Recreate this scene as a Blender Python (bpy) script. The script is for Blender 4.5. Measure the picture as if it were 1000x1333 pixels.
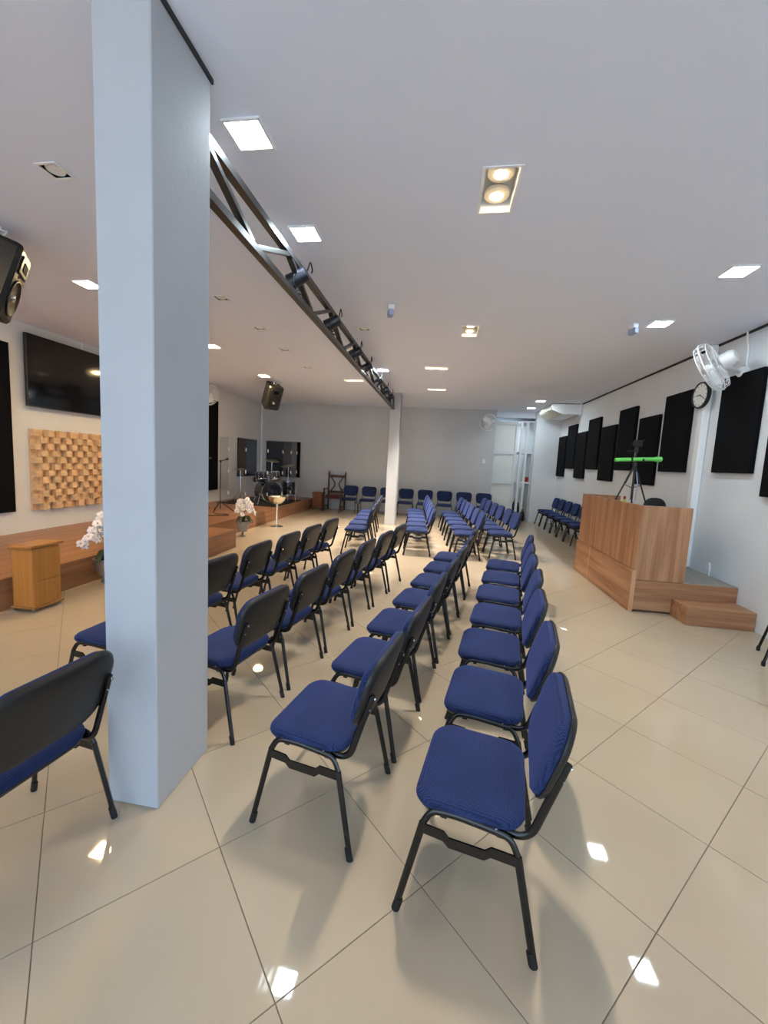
import bpy, bmesh, math, random
from mathutils import Vector, Matrix

for o in list(bpy.data.objects):
    bpy.data.objects.remove(o, do_unlink=True)
scene = bpy.context.scene
COL = scene.collection
PI = math.pi
rnd = random.Random(7)

# ------------------------------------------------------------------ camera
F, CX, CY = 525.0, 494.17, 656.79            # pixels, on the 1000 x 1333 frame
YAW, PITCH, ROLL = math.radians(8.4725), math.radians(6.0945), math.radians(2.8703)
fwd = Vector((-math.sin(YAW) * math.cos(PITCH), math.cos(YAW) * math.cos(PITCH), -math.sin(PITCH)))
r0 = Vector((math.cos(YAW), math.sin(YAW), 0))
u0 = r0.cross(fwd)
right = r0 * math.cos(ROLL) + u0 * math.sin(ROLL)
up = right.cross(fwd)
cam_data = bpy.data.cameras.new('camera')
cam = bpy.data.objects.new('camera', cam_data)
COL.objects.link(cam)
m3 = Matrix((right, up, -fwd)).transposed()
cam.matrix_world = Matrix.Translation((0, 0, 1.6)) @ m3.to_4x4()
cam_data.sensor_fit = 'HORIZONTAL'
cam_data.sensor_width = 36.0
cam_data.lens = F / 1000 * 36.0
cam_data.shift_x = (500 - CX) / 1000
cam_data.shift_y = (CY - 666.5) / 1000
cam_data.clip_start = 0.02
scene.camera = cam

# ------------------------------------------------------------------ world, daylight, exposure
SKY = 3.8
PANEL = 115.0
WARM = 320.0
SPOT = 110.0
world = bpy.data.worlds.new('world')
scene.world = world
world.use_nodes = True
bg = world.node_tree.nodes['Background']
bg.inputs['Color'].default_value = (0.58, 0.78, 1.0, 1)
bg.inputs['Strength'].default_value = SKY
sun_data = bpy.data.lights.new('sun', 'SUN')      # high sun along the street, lights the paving outside
sun_data.energy = 12.0
sun_data.color = (1.0, 0.97, 0.92)
sun_data.angle = math.radians(0.6)
sun = bpy.data.objects.new('sun', sun_data)
COL.objects.link(sun)
sun.rotation_euler = (0, math.radians(28), 0)
scene.view_settings.view_transform = 'Standard'
scene.view_settings.look = 'None'
scene.view_settings.gamma = 1
scene.view_settings.use_curve_mapping = False
scene.view_settings.exposure = 0.12

ZC, XR, XL, YB, YF = 3.30, 3.40, -6.0, 12.70, -3.2

# ------------------------------------------------------------------ helpers
def srgb(r, g, b):
    def c(v):
        v /= 255.0
        return v / 12.92 if v <= 0.04045 else ((v + 0.055) / 1.055) ** 2.4
    return (c(r), c(g), c(b), 1)

def mat(name, col, rough=0.5, metal=0.0, spec=0.5, noise=None, bump=None, emit=None, coat=0.0, sheen=0.0):
    """noise=(scale, amount, stretch) colour variation, bump=(scale, strength, stretch)"""
    m = bpy.data.materials.new(name)
    m.use_nodes = True
    nt = m.node_tree
    b = nt.nodes['Principled BSDF']
    b.inputs['Base Color'].default_value = col
    b.inputs['Roughness'].default_value = rough
    b.inputs['Metallic'].default_value = metal
    b.inputs['Specular IOR Level'].default_value = spec
    b.inputs['Coat Weight'].default_value = coat
    b.inputs['Sheen Weight'].default_value = sheen
    if emit:
        b.inputs['Emission Color'].default_value = emit[0]
        b.inputs['Emission Strength'].default_value = emit[1]
    if noise or bump:
        tc = nt.nodes.new('ShaderNodeTexCoord')
    if noise:
        mp = nt.nodes.new('ShaderNodeMapping')
        mp.inputs['Scale'].default_value = noise[2]
        nt.links.new(tc.outputs['Object'], mp.inputs['Vector'])
        n = nt.nodes.new('ShaderNodeTexNoise')
        n.inputs['Scale'].default_value = noise[0]
        n.inputs['Detail'].default_value = 5
        nt.links.new(mp.outputs['Vector'], n.inputs['Vector'])
        r = nt.nodes.new('ShaderNodeValToRGB')
        a = noise[1]
        r.color_ramp.elements[0].position = 0.3
        r.color_ramp.elements[1].position = 0.7
        r.color_ramp.elements[0].color = tuple(max(0, c * (1 - a)) for c in col[:3]) + (1,)
        r.color_ramp.elements[1].color = tuple(min(1, c * (1 + a)) for c in col[:3]) + (1,)
        nt.links.new(n.outputs['Fac'], r.inputs['Fac'])
        nt.links.new(r.outputs['Color'], b.inputs['Base Color'])
    if bump:
        mp = nt.nodes.new('ShaderNodeMapping')
        mp.inputs['Scale'].default_value = bump[2]
        nt.links.new(tc.outputs['Object'], mp.inputs['Vector'])
        n = nt.nodes.new('ShaderNodeTexNoise')
        n.inputs['Scale'].default_value = bump[0]
        n.inputs['Detail'].default_value = 4
        nt.links.new(mp.outputs['Vector'], n.inputs['Vector'])
        bp = nt.nodes.new('ShaderNodeBump')
        bp.inputs['Strength'].default_value = bump[1]
        bp.inputs['Distance'].default_value = 0.01
        nt.links.new(n.outputs['Fac'], bp.inputs['Height'])
        nt.links.new(bp.outputs['Normal'], b.inputs['Normal'])
    return m

ONE = (1, 1, 1)
M = {}
M['ceiling'] = mat('ceiling paint', srgb(232, 238, 253), 0.95, spec=0.2, bump=(3, 0.05, ONE))
M['wall_light'] = mat('light grey wall paint', srgb(226, 229, 233), 0.8, spec=0.3, noise=(1.5, 0.03, ONE), bump=(60, 0.08, ONE))
M['wall_left'] = mat('off white wall paint', srgb(226, 225, 224), 0.8, spec=0.3, noise=(1.5, 0.03, ONE), bump=(60, 0.08, ONE))
M['wall_grey'] = mat('grey wall paint', srgb(196, 200, 204), 0.8, spec=0.3, noise=(0.8, 0.05, (1, 1, 0.4)), bump=(50, 0.08, ONE))
M['pillar'] = mat('pillar paint', srgb(180, 183, 188), 0.7, spec=0.3, noise=(2, 0.04, ONE), bump=(40, 0.12, ONE))
M['white'] = mat('white paint', srgb(228, 230, 232), 0.5, noise=(3, 0.02, ONE))
M['white_plastic'] = mat('white plastic', srgb(240, 241, 242), 0.35, noise=(3, 0.02, ONE))
M['grout'] = mat('tile grout', srgb(120, 108, 94), 0.9, noise=(6, 0.1, ONE))
M['dark_gap'] = mat('dark shadow gap', srgb(52, 52, 54), 0.9, noise=(6, 0.1, ONE))
M['black_foam'] = mat('black acoustic fabric', srgb(14, 14, 17), 0.95, spec=0.15, noise=(40, 0.2, ONE), bump=(260, 0.4, ONE))
M['frame'] = mat('black enamelled tube', srgb(13, 13, 15), 0.2, spec=0.5, noise=(8, 0.1, ONE))
M['shell'] = mat('black plastic shell', srgb(30, 29, 29), 0.42, spec=0.45, noise=(5, 0.08, ONE), bump=(300, 0.15, ONE))
M['rubber'] = mat('black rubber', srgb(12, 12, 12), 0.7, noise=(20, 0.1, ONE))
M['black'] = mat('black satin', srgb(18, 18, 20), 0.45, noise=(10, 0.1, ONE))
M['black_gloss'] = mat('black screen glass', srgb(5, 5, 7), 0.08, noise=(3, 0.05, ONE))
M['grille'] = mat('speaker grille', srgb(22, 22, 25), 0.5, metal=0.3, noise=(200, 0.4, ONE))
M['chrome'] = mat('chrome', srgb(205, 205, 208), 0.18, metal=1.0, noise=(8, 0.03, ONE))
M['steel'] = mat('truss black steel', srgb(34, 33, 33), 0.32, metal=0.0, spec=0.6, noise=(9, 0.15, ONE))
M['gold'] = mat('pale gold metal', srgb(226, 220, 200), 0.25, metal=1.0, noise=(8, 0.05, ONE))
M['silver'] = mat('silver pot', srgb(178, 178, 182), 0.3, metal=0.85, noise=(14, 0.12, ONE), bump=(20, 0.3, ONE))
M['grey_pot'] = mat('grey stone pot', srgb(150, 146, 138), 0.7, noise=(20, 0.12, ONE), bump=(30, 0.3, ONE))
M['leaf'] = mat('orchid leaf', srgb(38, 62, 30), 0.4, noise=(9, 0.25, ONE))
M['stem'] = mat('orchid stem', srgb(84, 92, 48), 0.5, noise=(9, 0.2, ONE))
M['petal'] = mat('white petal', srgb(240, 232, 232), 0.6, noise=(15, 0.05, ONE))
M['petal_core'] = mat('petal throat', srgb(196, 150, 60), 0.6, noise=(15, 0.1, ONE))
M['green'] = mat('lime green foam', srgb(112, 214, 96), 0.5, noise=(12, 0.08, ONE))
M['lime'] = mat('yellow green plastic', srgb(190, 206, 60), 0.5, noise=(12, 0.08, ONE))
M['paper'] = mat('white paper', srgb(236, 234, 230), 0.7, noise=(12, 0.03, ONE))
M['blue_cable'] = mat('pale blue cable', srgb(160, 172, 205), 0.5, noise=(12, 0.05, ONE))
M['red'] = mat('red box', srgb(150, 44, 36), 0.5, noise=(12, 0.1, ONE))
M['rug'] = mat('dark rug', srgb(34, 28, 26), 0.95, noise=(30, 0.3, ONE), bump=(200, 0.5, ONE))
M['darkwood'] = mat('dark carved wood', srgb(74, 42, 30), 0.4, noise=(20, 0.3, (1, 1, 0.15)))
M['seat_red'] = mat('wine upholstery', srgb(92, 40, 42), 0.8, noise=(30, 0.12, ONE))
M['par'] = mat('lamp can', srgb(24, 26, 38), 0.35, noise=(8, 0.1, ONE))
M['lens'] = mat('lamp lens', srgb(60, 66, 90), 0.1, noise=(60, 0.4, ONE))
M['clock_face'] = mat('clock face', srgb(232, 231, 226), 0.4, noise=(12, 0.02, ONE))
M['drum'] = mat('dark drum shell', srgb(24, 24, 28), 0.2, coat=0.6, noise=(8, 0.2, ONE))
M['drum_head'] = mat('black drum head', srgb(36, 36, 38), 0.5, noise=(10, 0.1, ONE))
M['brass'] = mat('cymbal bronze', srgb(178, 148, 82), 0.28, metal=1.0, noise=(14, 0.12, ONE))
M['ac'] = mat('cream plastic', srgb(222, 216, 190), 0.4, noise=(6, 0.02, ONE))
M['amp'] = mat('brown box', srgb(120, 70, 40), 0.5, noise=(10, 0.2, (1, 1, 0.2)))
M['asphalt'] = mat('outdoor paving', srgb(188, 188, 188), 0.9, noise=(5, 0.15, ONE))
M['panel_off'] = mat('unlit diffuser', srgb(236, 236, 232), 0.5, noise=(5, 0.01, ONE))
M['reflector'] = mat('lamp reflector', srgb(236, 224, 200), 0.35, noise=(5, 0.02, ONE))

def emis(name, col, strength):
    return mat(name, (0.8, 0.8, 0.8, 1), 0.5, emit=(col, strength))
M['led_cool'] = emis('cool led diffuser', (0.80, 0.94, 1.0, 1), PANEL)
M['led_warm'] = emis('warm led diffuser', (1.0, 0.72, 0.36, 1), WARM)
M['bulb'] = emis('warm spot bulb', (1.0, 0.78, 0.5, 1), 60.0)

def wood(name, c1, c2, axis, rough=0.45, ring=1.0):
    m = bpy.data.materials.new(name)
    m.use_nodes = True
    nt = m.node_tree
    b = nt.nodes['Principled BSDF']
    b.inputs['Roughness'].default_value = rough
    b.inputs['Specular IOR Level'].default_value = 0.35
    tc = nt.nodes.new('ShaderNodeTexCoord')
    mp = nt.nodes.new('ShaderNodeMapping')
    sc = [9.0 * ring] * 3
    sc['xyz'.index(axis)] = 0.45
    mp.inputs['Scale'].default_value = sc
    nt.links.new(tc.outputs['Object'], mp.inputs['Vector'])
    n = nt.nodes.new('ShaderNodeTexNoise')
    n.inputs['Scale'].default_value = 1.6
    n.inputs['Detail'].default_value = 8
    n.inputs['Roughness'].default_value = 0.62
    n.inputs['Distortion'].default_value = 0.35
    nt.links.new(mp.outputs['Vector'], n.inputs['Vector'])
    r = nt.nodes.new('ShaderNodeValToRGB')
    r.color_ramp.elements[0].position = 0.30
    r.color_ramp.elements[1].position = 0.70
    r.color_ramp.elements[0].color = c1
    r.color_ramp.elements[1].color = c2
    nt.links.new(n.outputs['Fac'], r.inputs['Fac'])
    nt.links.new(r.outputs['Color'], b.inputs['Base Color'])
    return m
WA, WB = srgb(140, 94, 64), srgb(192, 146, 110)
M['wood_z'] = wood('walnut laminate upright grain', WA, WB, 'z')
M['wood_x'] = wood('walnut laminate cross grain', WA, WB, 'x')
M['wood_y'] = wood('walnut laminate long grain', WA, WB, 'y')
M['wood_edge'] = wood('pale edge banding', srgb(190, 146, 108), srgb(208, 166, 126), 'z')
M['stage_y'] = wood('stage laminate', srgb(138, 94, 64), srgb(174, 126, 92), 'y', 0.35)
M['lectern_z'] = wood('honey veneer', srgb(170, 112, 52), srgb(194, 134, 70), 'z', 0.4, 2)
M['lectern_y'] = wood('honey veneer top', srgb(160, 106, 54), srgb(190, 132, 72), 'y', 0.3, 2)
M['pine'] = wood('pale pine block', srgb(212, 172, 130), srgb(232, 198, 156), 'y', 0.7, 2)

def tile_material():
    m = bpy.data.materials.new('polished beige porcelain')
    m.use_nodes = True
    nt = m.node_tree
    b = nt.nodes['Principled BSDF']
    b.inputs['Roughness'].default_value = 0.09
    b.inputs['Specular IOR Level'].default_value = 0.5
    g = nt.nodes.new('ShaderNodeNewGeometry')
    n = nt.nodes.new('ShaderNodeTexNoise')
    n.inputs['Scale'].default_value = 2.2
    n.inputs['Detail'].default_value = 6
    nt.links.new(g.outputs['Position'], n.inputs['Vector'])
    r = nt.nodes.new('ShaderNodeValToRGB')
    r.color_ramp.elements[0].color = srgb(176, 160, 138)
    r.color_ramp.elements[1].color = srgb(186, 171, 149)
    nt.links.new(n.outputs['Fac'], r.inputs['Fac'])
    nt.links.new(r.outputs['Color'], b.inputs['Base Color'])
    n2 = nt.nodes.new('ShaderNodeTexNoise')
    n2.inputs['Scale'].default_value = 4.0
    nt.links.new(g.outputs['Position'], n2.inputs['Vector'])
    mr = nt.nodes.new('ShaderNodeMapRange')
    mr.inputs['To Min'].default_value = 0.02
    mr.inputs['To Max'].default_value = 0.045
    nt.links.new(n2.outputs['Fac'], mr.inputs['Value'])
    nt.links.new(mr.outputs['Result'], b.inputs['Roughness'])
    return m
M['tile'] = tile_material()

def fabric_material():
    m = bpy.data.materials.new('navy woven fabric')
    m.use_nodes = True
    nt = m.node_tree
    b = nt.nodes['Principled BSDF']
    b.inputs['Roughness'].default_value = 0.85
    b.inputs['Specular IOR Level'].default_value = 0.2
    b.inputs['Sheen Weight'].default_value = 0.35
    b.inputs['Sheen Tint'].default_value = srgb(90, 110, 190)
    tc = nt.nodes.new('ShaderNodeTexCoord')
    w1 = nt.nodes.new('ShaderNodeTexVoronoi')
    w1.inputs['Scale'].default_value = 150
    w1.inputs['Randomness'].default_value = 0.15
    w1.voronoi_dimensions = '2D'
    sx = nt.nodes.new('ShaderNodeSeparateXYZ')
    ad = nt.nodes.new('ShaderNodeMath')
    cb = nt.nodes.new('ShaderNodeCombineXYZ')
    nt.links.new(tc.outputs['Object'], sx.inputs['Vector'])
    nt.links.new(sx.outputs['Y'], ad.inputs[0])
    nt.links.new(sx.outputs['Z'], ad.inputs[1])
    nt.links.new(sx.outputs['X'], cb.inputs['X'])
    nt.links.new(ad.outputs['Value'], cb.inputs['Y'])
    nt.links.new(cb.outputs['Vector'], w1.inputs['Vector'])
    n = nt.nodes.new('ShaderNodeTexNoise')
    n.inputs['Scale'].default_value = 6
    nt.links.new(tc.outputs['Object'], n.inputs['Vector'])
    r = nt.nodes.new('ShaderNodeValToRGB')
    r.color_ramp.elements[0].position = 0.15
    r.color_ramp.elements[1].position = 0.6
    r.color_ramp.elements[0].color = srgb(51, 67, 115)
    r.color_ramp.elements[1].color = srgb(24, 33, 64)
    nt.links.new(w1.outputs['Distance'], r.inputs['Fac'])
    mx = nt.nodes.new('ShaderNodeMixRGB')
    mx.blend_type = 'MULTIPLY'
    mx.inputs['Fac'].default_value = 0.35
    nt.links.new(r.outputs['Color'], mx.inputs['Color1'])
    nt.links.new(n.outputs['Fac'], mx.inputs['Color2'])
    nt.links.new(mx.outputs['Color'], b.inputs['Base Color'])
    bp = nt.nodes.new('ShaderNodeBump')
    bp.inputs['Strength'].default_value = 0.5
    bp.inputs['Distance'].default_value = 0.002
    bp.invert = True
    nt.links.new(w1.outputs['Distance'], bp.inputs['Height'])
    nt.links.new(bp.outputs['Normal'], b.inputs['Normal'])
    return m
M['fabric'] = fabric_material()

def acrylic_material(tint):
    m = bpy.data.materials.new('clear acrylic')
    m.use_nodes = True
    nt = m.node_tree
    nt.nodes.remove(nt.nodes['Principled BSDF'])
    out = nt.nodes['Material Output']
    t = nt.nodes.new('ShaderNodeBsdfTransparent')
    t.inputs['Color'].default_value = tint
    g = nt.nodes.new('ShaderNodeBsdfGlossy')
    g.inputs['Roughness'].default_value = 0.04
    lw = nt.nodes.new('ShaderNodeLayerWeight')
    lw.inputs['Blend'].default_value = 0.5
    pw = nt.nodes.new('ShaderNodeMath')
    pw.operation = 'POWER'
    pw.inputs[1].default_value = 4.0
    nt.links.new(lw.outputs['Facing'], pw.inputs[0])
    fr = nt.nodes.new('ShaderNodeMapRange')
    fr.inputs['To Min'].default_value = 0.03
    fr.inputs['To Max'].default_value = 0.7
    nt.links.new(pw.outputs['Value'], fr.inputs['Value'])
    mx = nt.nodes.new('ShaderNodeMixShader')
    nt.links.new(fr.outputs['Result'], mx.inputs['Fac'])
    nt.links.new(t.outputs['BSDF'], mx.inputs[1])
    nt.links.new(g.outputs['BSDF'], mx.inputs[2])
    nt.links.new(mx.outputs['Shader'], out.inputs['Surface'])
    return m
M['acrylic'] = acrylic_material((0.95, 0.96, 0.98, 1))

class MB:
    """collects shapes, builds them as one mesh object"""
    def __init__(self):
        self.v, self.f = [], []
    def add(self, vs, fs):
        o = len(self.v)
        self.v += [tuple(p) for p in vs]
        self.f += [tuple(i + o for i in q) for q in fs]
        return self
    def box(self, x0, x1, y0, y1, z0, z1):
        vs = [(x, y, z) for z in (z0, z1) for y in (y0, y1) for x in (x0, x1)]
        fs = [(0, 2, 3, 1), (4, 5, 7, 6), (0, 1, 5, 4), (2, 6, 7, 3), (0, 4, 6, 2), (1, 3, 7, 5)]
        return self.add(vs, fs)
    def bbox(self, x0, x1, y0, y1, z0, z1, b=0.004):
        """box with chamfered edges"""
        bm = bmesh.new()
        vs = [bm.verts.new((x, y, z)) for z in (z0, z1) for y in (y0, y1) for x in (x0, x1)]
        for q in [(0, 2, 3, 1), (4, 5, 7, 6), (0, 1, 5, 4), (2, 6, 7, 3), (0, 4, 6, 2), (1, 3, 7, 5)]:
            bm.faces.new([vs[i] for i in q])
        bmesh.ops.bevel(bm, geom=bm.edges[:], offset=b, segments=1, affect='EDGES')
        bm.verts.index_update()
        self.add([v.co[:] for v in bm.verts], [[v.index for v in f.verts] for f in bm.faces])
        bm.free()
        return self
    def tube(self, pts, r, n=8, ry=None, upv=None, cap=True, closed=False):
        """sweep an n-gon (r by ry) along pts"""
        pts = [Vector(p) for p in pts]
        k = len(pts)
        ry = r if ry is None else ry
        rs = r if isinstance(r, (list, tuple)) else [r] * k
        rys = ry if isinstance(ry, (list, tuple)) else [ry] * k
        prev = None
        rings = []
        for i, p in enumerate(pts):
            if closed:
                t = (pts[(i + 1) % k] - pts[i - 1]).normalized()
            elif i == 0:
                t = (pts[1] - pts[0]).normalized()
            elif i == k - 1:
                t = (pts[-1] - pts[-2]).normalized()
            else:
                t = ((pts[i + 1] - p).normalized() + (p - pts[i - 1]).normalized()).normalized()
            if prev is None:
                a = Vector(upv) if upv else (Vector((0, 0, 1)) if abs(t.z) < 0.9 else Vector((0, 1, 0)))
            else:
                a = prev
            a = (a - t * a.dot(t)).normalized()
            prev = a
            c = t.cross(a)
            rings.append([p + a * (math.cos(2 * PI * j / n) * rs[i]) + c * (math.sin(2 * PI * j / n) * rys[i]) for j in range(n)])
        vs = [q for ring in rings for q in ring]
        fs = []
        for i in range(k if closed else k - 1):
            i2 = (i + 1) % k
            for j in range(n):
                fs.append((i * n + j, i * n + (j + 1) % n, i2 * n + (j + 1) % n, i2 * n + j))
        if cap and not closed:
            fs.append(tuple(range(n))[::-1])
            fs.append(tuple((k - 1) * n + j for j in range(n)))
        return self.add(vs, fs)
    def beam(self, p0, p1, w, h, upv=(0, 0, 1)):
        """rectangular bar from p0 to p1, w across, h along upv"""
        p0, p1 = Vector(p0), Vector(p1)
        t = (p1 - p0).normalized()
        a = Vector(upv)
        a = (a - t * a.dot(t)).normalized()
        c = t.cross(a)
        vs = []
        for p in (p0, p1):
            for s1, s2 in ((-1, -1), (1, -1), (1, 1), (-1, 1)):
                vs.append(p + c * (s1 * w / 2) + a * (s2 * h / 2))
        return self.add(vs, [(0, 3, 2, 1), (4, 5, 6, 7), (0, 1, 5, 4), (1, 2, 6, 5), (2, 3, 7, 6), (3, 0, 4, 7)])
    def lathe(self, prof, n=20, at=(0, 0, 0), axis=(0, 0, 1)):
        at = Vector(at)
        q = Vector((0, 0, 1)).rotation_difference(Vector(axis).normalized())
        vs, fs = [], []
        for r, z in prof:
            for j in range(n):
                vs.append(at + q @ Vector((r * math.cos(2 * PI * j / n), r * math.sin(2 * PI * j / n), z)))
        for i in range(len(prof) - 1):
            for j in range(n):
                fs.append((i * n + j, i * n + (j + 1) % n, (i + 1) * n + (j + 1) % n, (i + 1) * n + j))
        if prof[0][0] > 1e-5:
            fs.append(tuple(range(n))[::-1])
        if prof[-1][0] > 1e-5:
            fs.append(tuple((len(prof) - 1) * n + j for j in range(n)))
        return self.add(vs, fs)
    def poly(self, pts, z0, z1):
        """vertical prism of a plan polygon"""
        n = len(pts)
        vs = [(x, y, z0) for x, y in pts] + [(x, y, z1) for x, y in pts]
        fs = [tuple(range(n))[::-1], tuple(range(n, 2 * n))]
        for i in range(n):
            fs.append((i, (i + 1) % n, n + (i + 1) % n, n + i))
        return self.add(vs, fs)
    def xform(self, fn):
        self.v = [tuple(fn(Vector(p))) for p in self.v]
        return self
    def mesh(self, name, material, smooth=False):
        me = bpy.data.meshes.new(name)
        me.from_pydata(self.v, [], self.f)
        bm = bmesh.new()
        bm.from_mesh(me)
        bmesh.ops.recalc_face_normals(bm, faces=bm.faces[:])
        bm.to_mesh(me)
        bm.free()
        me.materials.append(M[material])
        if smooth:
            me.polygons.foreach_set('use_smooth', [True] * len(me.polygons))
            try:
                me.set_sharp_from_angle(angle=math.radians(smooth if smooth is not True else 40))
            except Exception:
                pass
        me.update()
        return me
    def build(self, name, material, parent=None, smooth=False, loc=None):
        return link(name, self.mesh(name, material, smooth), parent, loc)

def link(name, me, parent=None, loc=None):
    o = bpy.data.objects.new(name, me)
    COL.objects.link(o)
    if parent:
        o.parent = parent
    if loc:
        o.location = loc
    return o

def tag(o, label, cat=None, group=None, kind=None):
    o['label'] = label
    if cat:
        o['category'] = cat
    if group:
        o['group'] = group
    if kind:
        o['kind'] = kind
    return o

def thing(name, label, cat, loc=(0, 0, 0), rotz=0.0, group=None):
    o = bpy.data.objects.new(name, None)
    o.empty_display_size = 0.1
    COL.objects.link(o)
    o.location = loc
    o.rotation_euler = (0, 0, rotz)
    return tag(o, label, cat, group)

def copy_tree(o, parent=None):
    c = o.copy()
    COL.objects.link(c)
    c.parent = parent
    for ch in list(o.children):
        copy_tree(ch, c)
    return c

def struct(name, mb, material, label, parent=None, smooth=False):
    o = mb.build(name, material, parent, smooth)
    o['kind'] = 'structure'
    o['label'] = label
    return o

ORD = ['first', 'second', 'third', 'fourth', 'fifth', 'sixth', 'seventh', 'eighth']

# ------------------------------------------------------------------ floor with its tiles
TH = math.radians(45.35)
e1 = Vector((math.cos(TH), math.sin(TH)))
e2 = Vector((-math.sin(TH), math.cos(TH)))
TU, TV, TS = 0.3758, -0.1555, 0.5829
floor = struct('floor', MB().box(XL - 0.2, XR + 0.2, YF - 0.3, 15.2, -0.12, -0.0035), 'grout', 'polished beige tile floor laid diagonally')

def clip(poly, a, b, c):
    out = []
    for i, p in enumerate(poly):
        q = poly[(i + 1) % len(poly)]
        dp, dq = a * p[0] + b * p[1] - c, a * q[0] + b * q[1] - c
        if dp <= 0:
            out.append(p)
        if dp * dq < 0:
            t = dp / (dp - dq)
            out.append((p[0] + (q[0] - p[0]) * t, p[1] + (q[1] - p[1]) * t))
    return out

def in_view(x, y, pad=60):
    v = Vector((x, y, 0)) - Vector((0, 0, 1.6))
    z = v.dot(fwd)
    if z < 0.1:
        return False
    px, py = CX + F * v.dot(right) / z, CY - F * v.dot(up) / z
    return -pad < px < 1000 + pad and -pad < py < 1333 + pad

GAP = 0.0016
tiles = []
for i in range(-30, 40):
    for j in range(-30, 40):
        a0, a1 = TU + i * TS + GAP, TU + (i + 1) * TS - GAP
        b0, b1 = TV + j * TS + GAP, TV + (j + 1) * TS - GAP
        pts = [(e2 * a + e1 * b) for a, b in ((a0, b0), (a0, b1), (a1, b1), (a1, b0))]
        pts = [(p.x, p.y) for p in pts]
        cx, cy = sum(p[0] for p in pts) / 4, sum(p[1] for p in pts) / 4
        if cx < -4.5 or cx > 4 or cy < YF - 0.5 or cy > 15:
            continue
        if cy > YB + 0.35 and not (1.2 < cx < 3.0):
            continue
        full = pts
        for h in ((-1, 0, -XL), (1, 0, XR), (0, -1, -YF), (0, 1, 14.9)):
            pts = clip(pts, *h)
            if not pts:
                break
        if len(pts) < 3:
            continue
        vis = any(in_view(*p) for p in full + [(cx, cy)])
        tiles.append((0 if vis else 1, math.hypot(cx, cy), pts, pts == full, (cx, cy)))
tiles.sort(key=lambda t: (t[0], t[1]))
proto = MB()
hs = TS / 2 - GAP
sq = [(e2 * a + e1 * b) for a, b in ((-hs, -hs), (-hs, hs), (hs, hs), (hs, -hs))]
c_ = 0.0012
top_sq = [(e2 * a + e1 * b) for a, b in ((-hs + c_, -hs + c_), (-hs + c_, hs - c_), (hs - c_, hs - c_), (hs - c_, -hs + c_))]
tv = [(p.x, p.y, -0.012) for p in sq] + [(p.x, p.y, -0.0008) for p in sq] + [(p.x, p.y, 0) for p in top_sq]
tf = [(3, 2, 1, 0), (8, 9, 10, 11)]
for k in range(4):
    k2 = (k + 1) % 4
    tf += [(k, k2, 4 + k2, 4 + k), (4 + k, 4 + k2, 8 + k2, 8 + k)]
tile_me = proto.add(tv, tf).mesh('tile', 'tile')
rest = MB()
for n, (v_, d_, pts, whole, c) in enumerate(tiles):
    if n < 298 and v_ == 0:
        if whole:
            link('tile', tile_me, floor, (c[0], c[1], 0))
        else:
            MB().poly(pts, -0.012, 0).build('tile', 'tile', floor)
    else:
        rest.poly(pts, -0.012, 0)
if rest.v:
    rest.build('tile_field', 'tile', floor)['kind'] = 'stuff'

# ------------------------------------------------------------------ ceiling with recesses for the spot lamps
SPOTS = [  # x, y, half x, half y, lit
    (0.235, 2.76, 0.10, 0.205, True), (0.24, 5.43, 0.10, 0.205, True),
    (-0.21, 7.44, 0.205, 0.10, True), (-0.23, 9.53, 0.205, 0.10, True), (-1.98, 8.68, 0.205, 0.10, True)]
SINGLES = [(-2.50, 2.37), (-2.52, 4.32), (-2.54, 5.32), (-2.61, 6.35), (-2.63, 7.54), (-1.11, 5.34)]
holes = [(x - hx, x + hx, y - hy, y + hy) for x, y, hx, hy, l in SPOTS] + [(x - 0.06, x + 0.06, y - 0.06, y + 0.06) for x, y in SINGLES]
xs = sorted(set([XL - 0.15, XR + 0.15] + [h[0] for h in holes] + [h[1] for h in holes]))
ys = sorted(set([YF - 0.2, 15.0] + [h[2] for h in holes] + [h[3] for h in holes]))
cm = MB()
idx = {}
def cv(x, y):
    if (x, y) not in idx:
        idx[(x, y)] = len(cm.v)
        cm.v.append((x, y, ZC))
    return idx[(x, y)]
for i in range(len(xs) - 1):
    for j in range(len(ys) - 1):
        mx_, my_ = (xs[i] + xs[i + 1]) / 2, (ys[j] + ys[j + 1]) / 2
        if any(h[0] < mx_ < h[1] and h[2] < my_ < h[3] for h in holes):
            continue
        cm.f.append((cv(xs[i], ys[j]), cv(xs[i], ys[j + 1]), cv(xs[i + 1], ys[j + 1]), cv(xs[i + 1], ys[j])))
ceiling = struct('ceiling', cm, 'ceiling', 'plain white plaster ceiling')
# roof slab above the plaster keeps the sky out
struct('ceiling_slab', MB().box(XL - 0.3, XR + 0.3, YF - 0.3, 15.1, ZC + 0.22, ZC + 0.3), 'grout', 'concrete slab above the plaster ceiling', ceiling)
for s in (XL - 0.3, XR + 0.15):
    MB().box(s, s + 0.15, YF - 0.3, 15.1, ZC - 0.02, ZC + 0.22).build('slab_edge', 'grout', ceiling)
for y in (YF - 0.3, 15.0):
    MB().box(XL - 0.15, XR + 0.15, y, y + 0.1, ZC - 0.02, ZC + 0.22).build('slab_edge', 'grout', ceiling)

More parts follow.
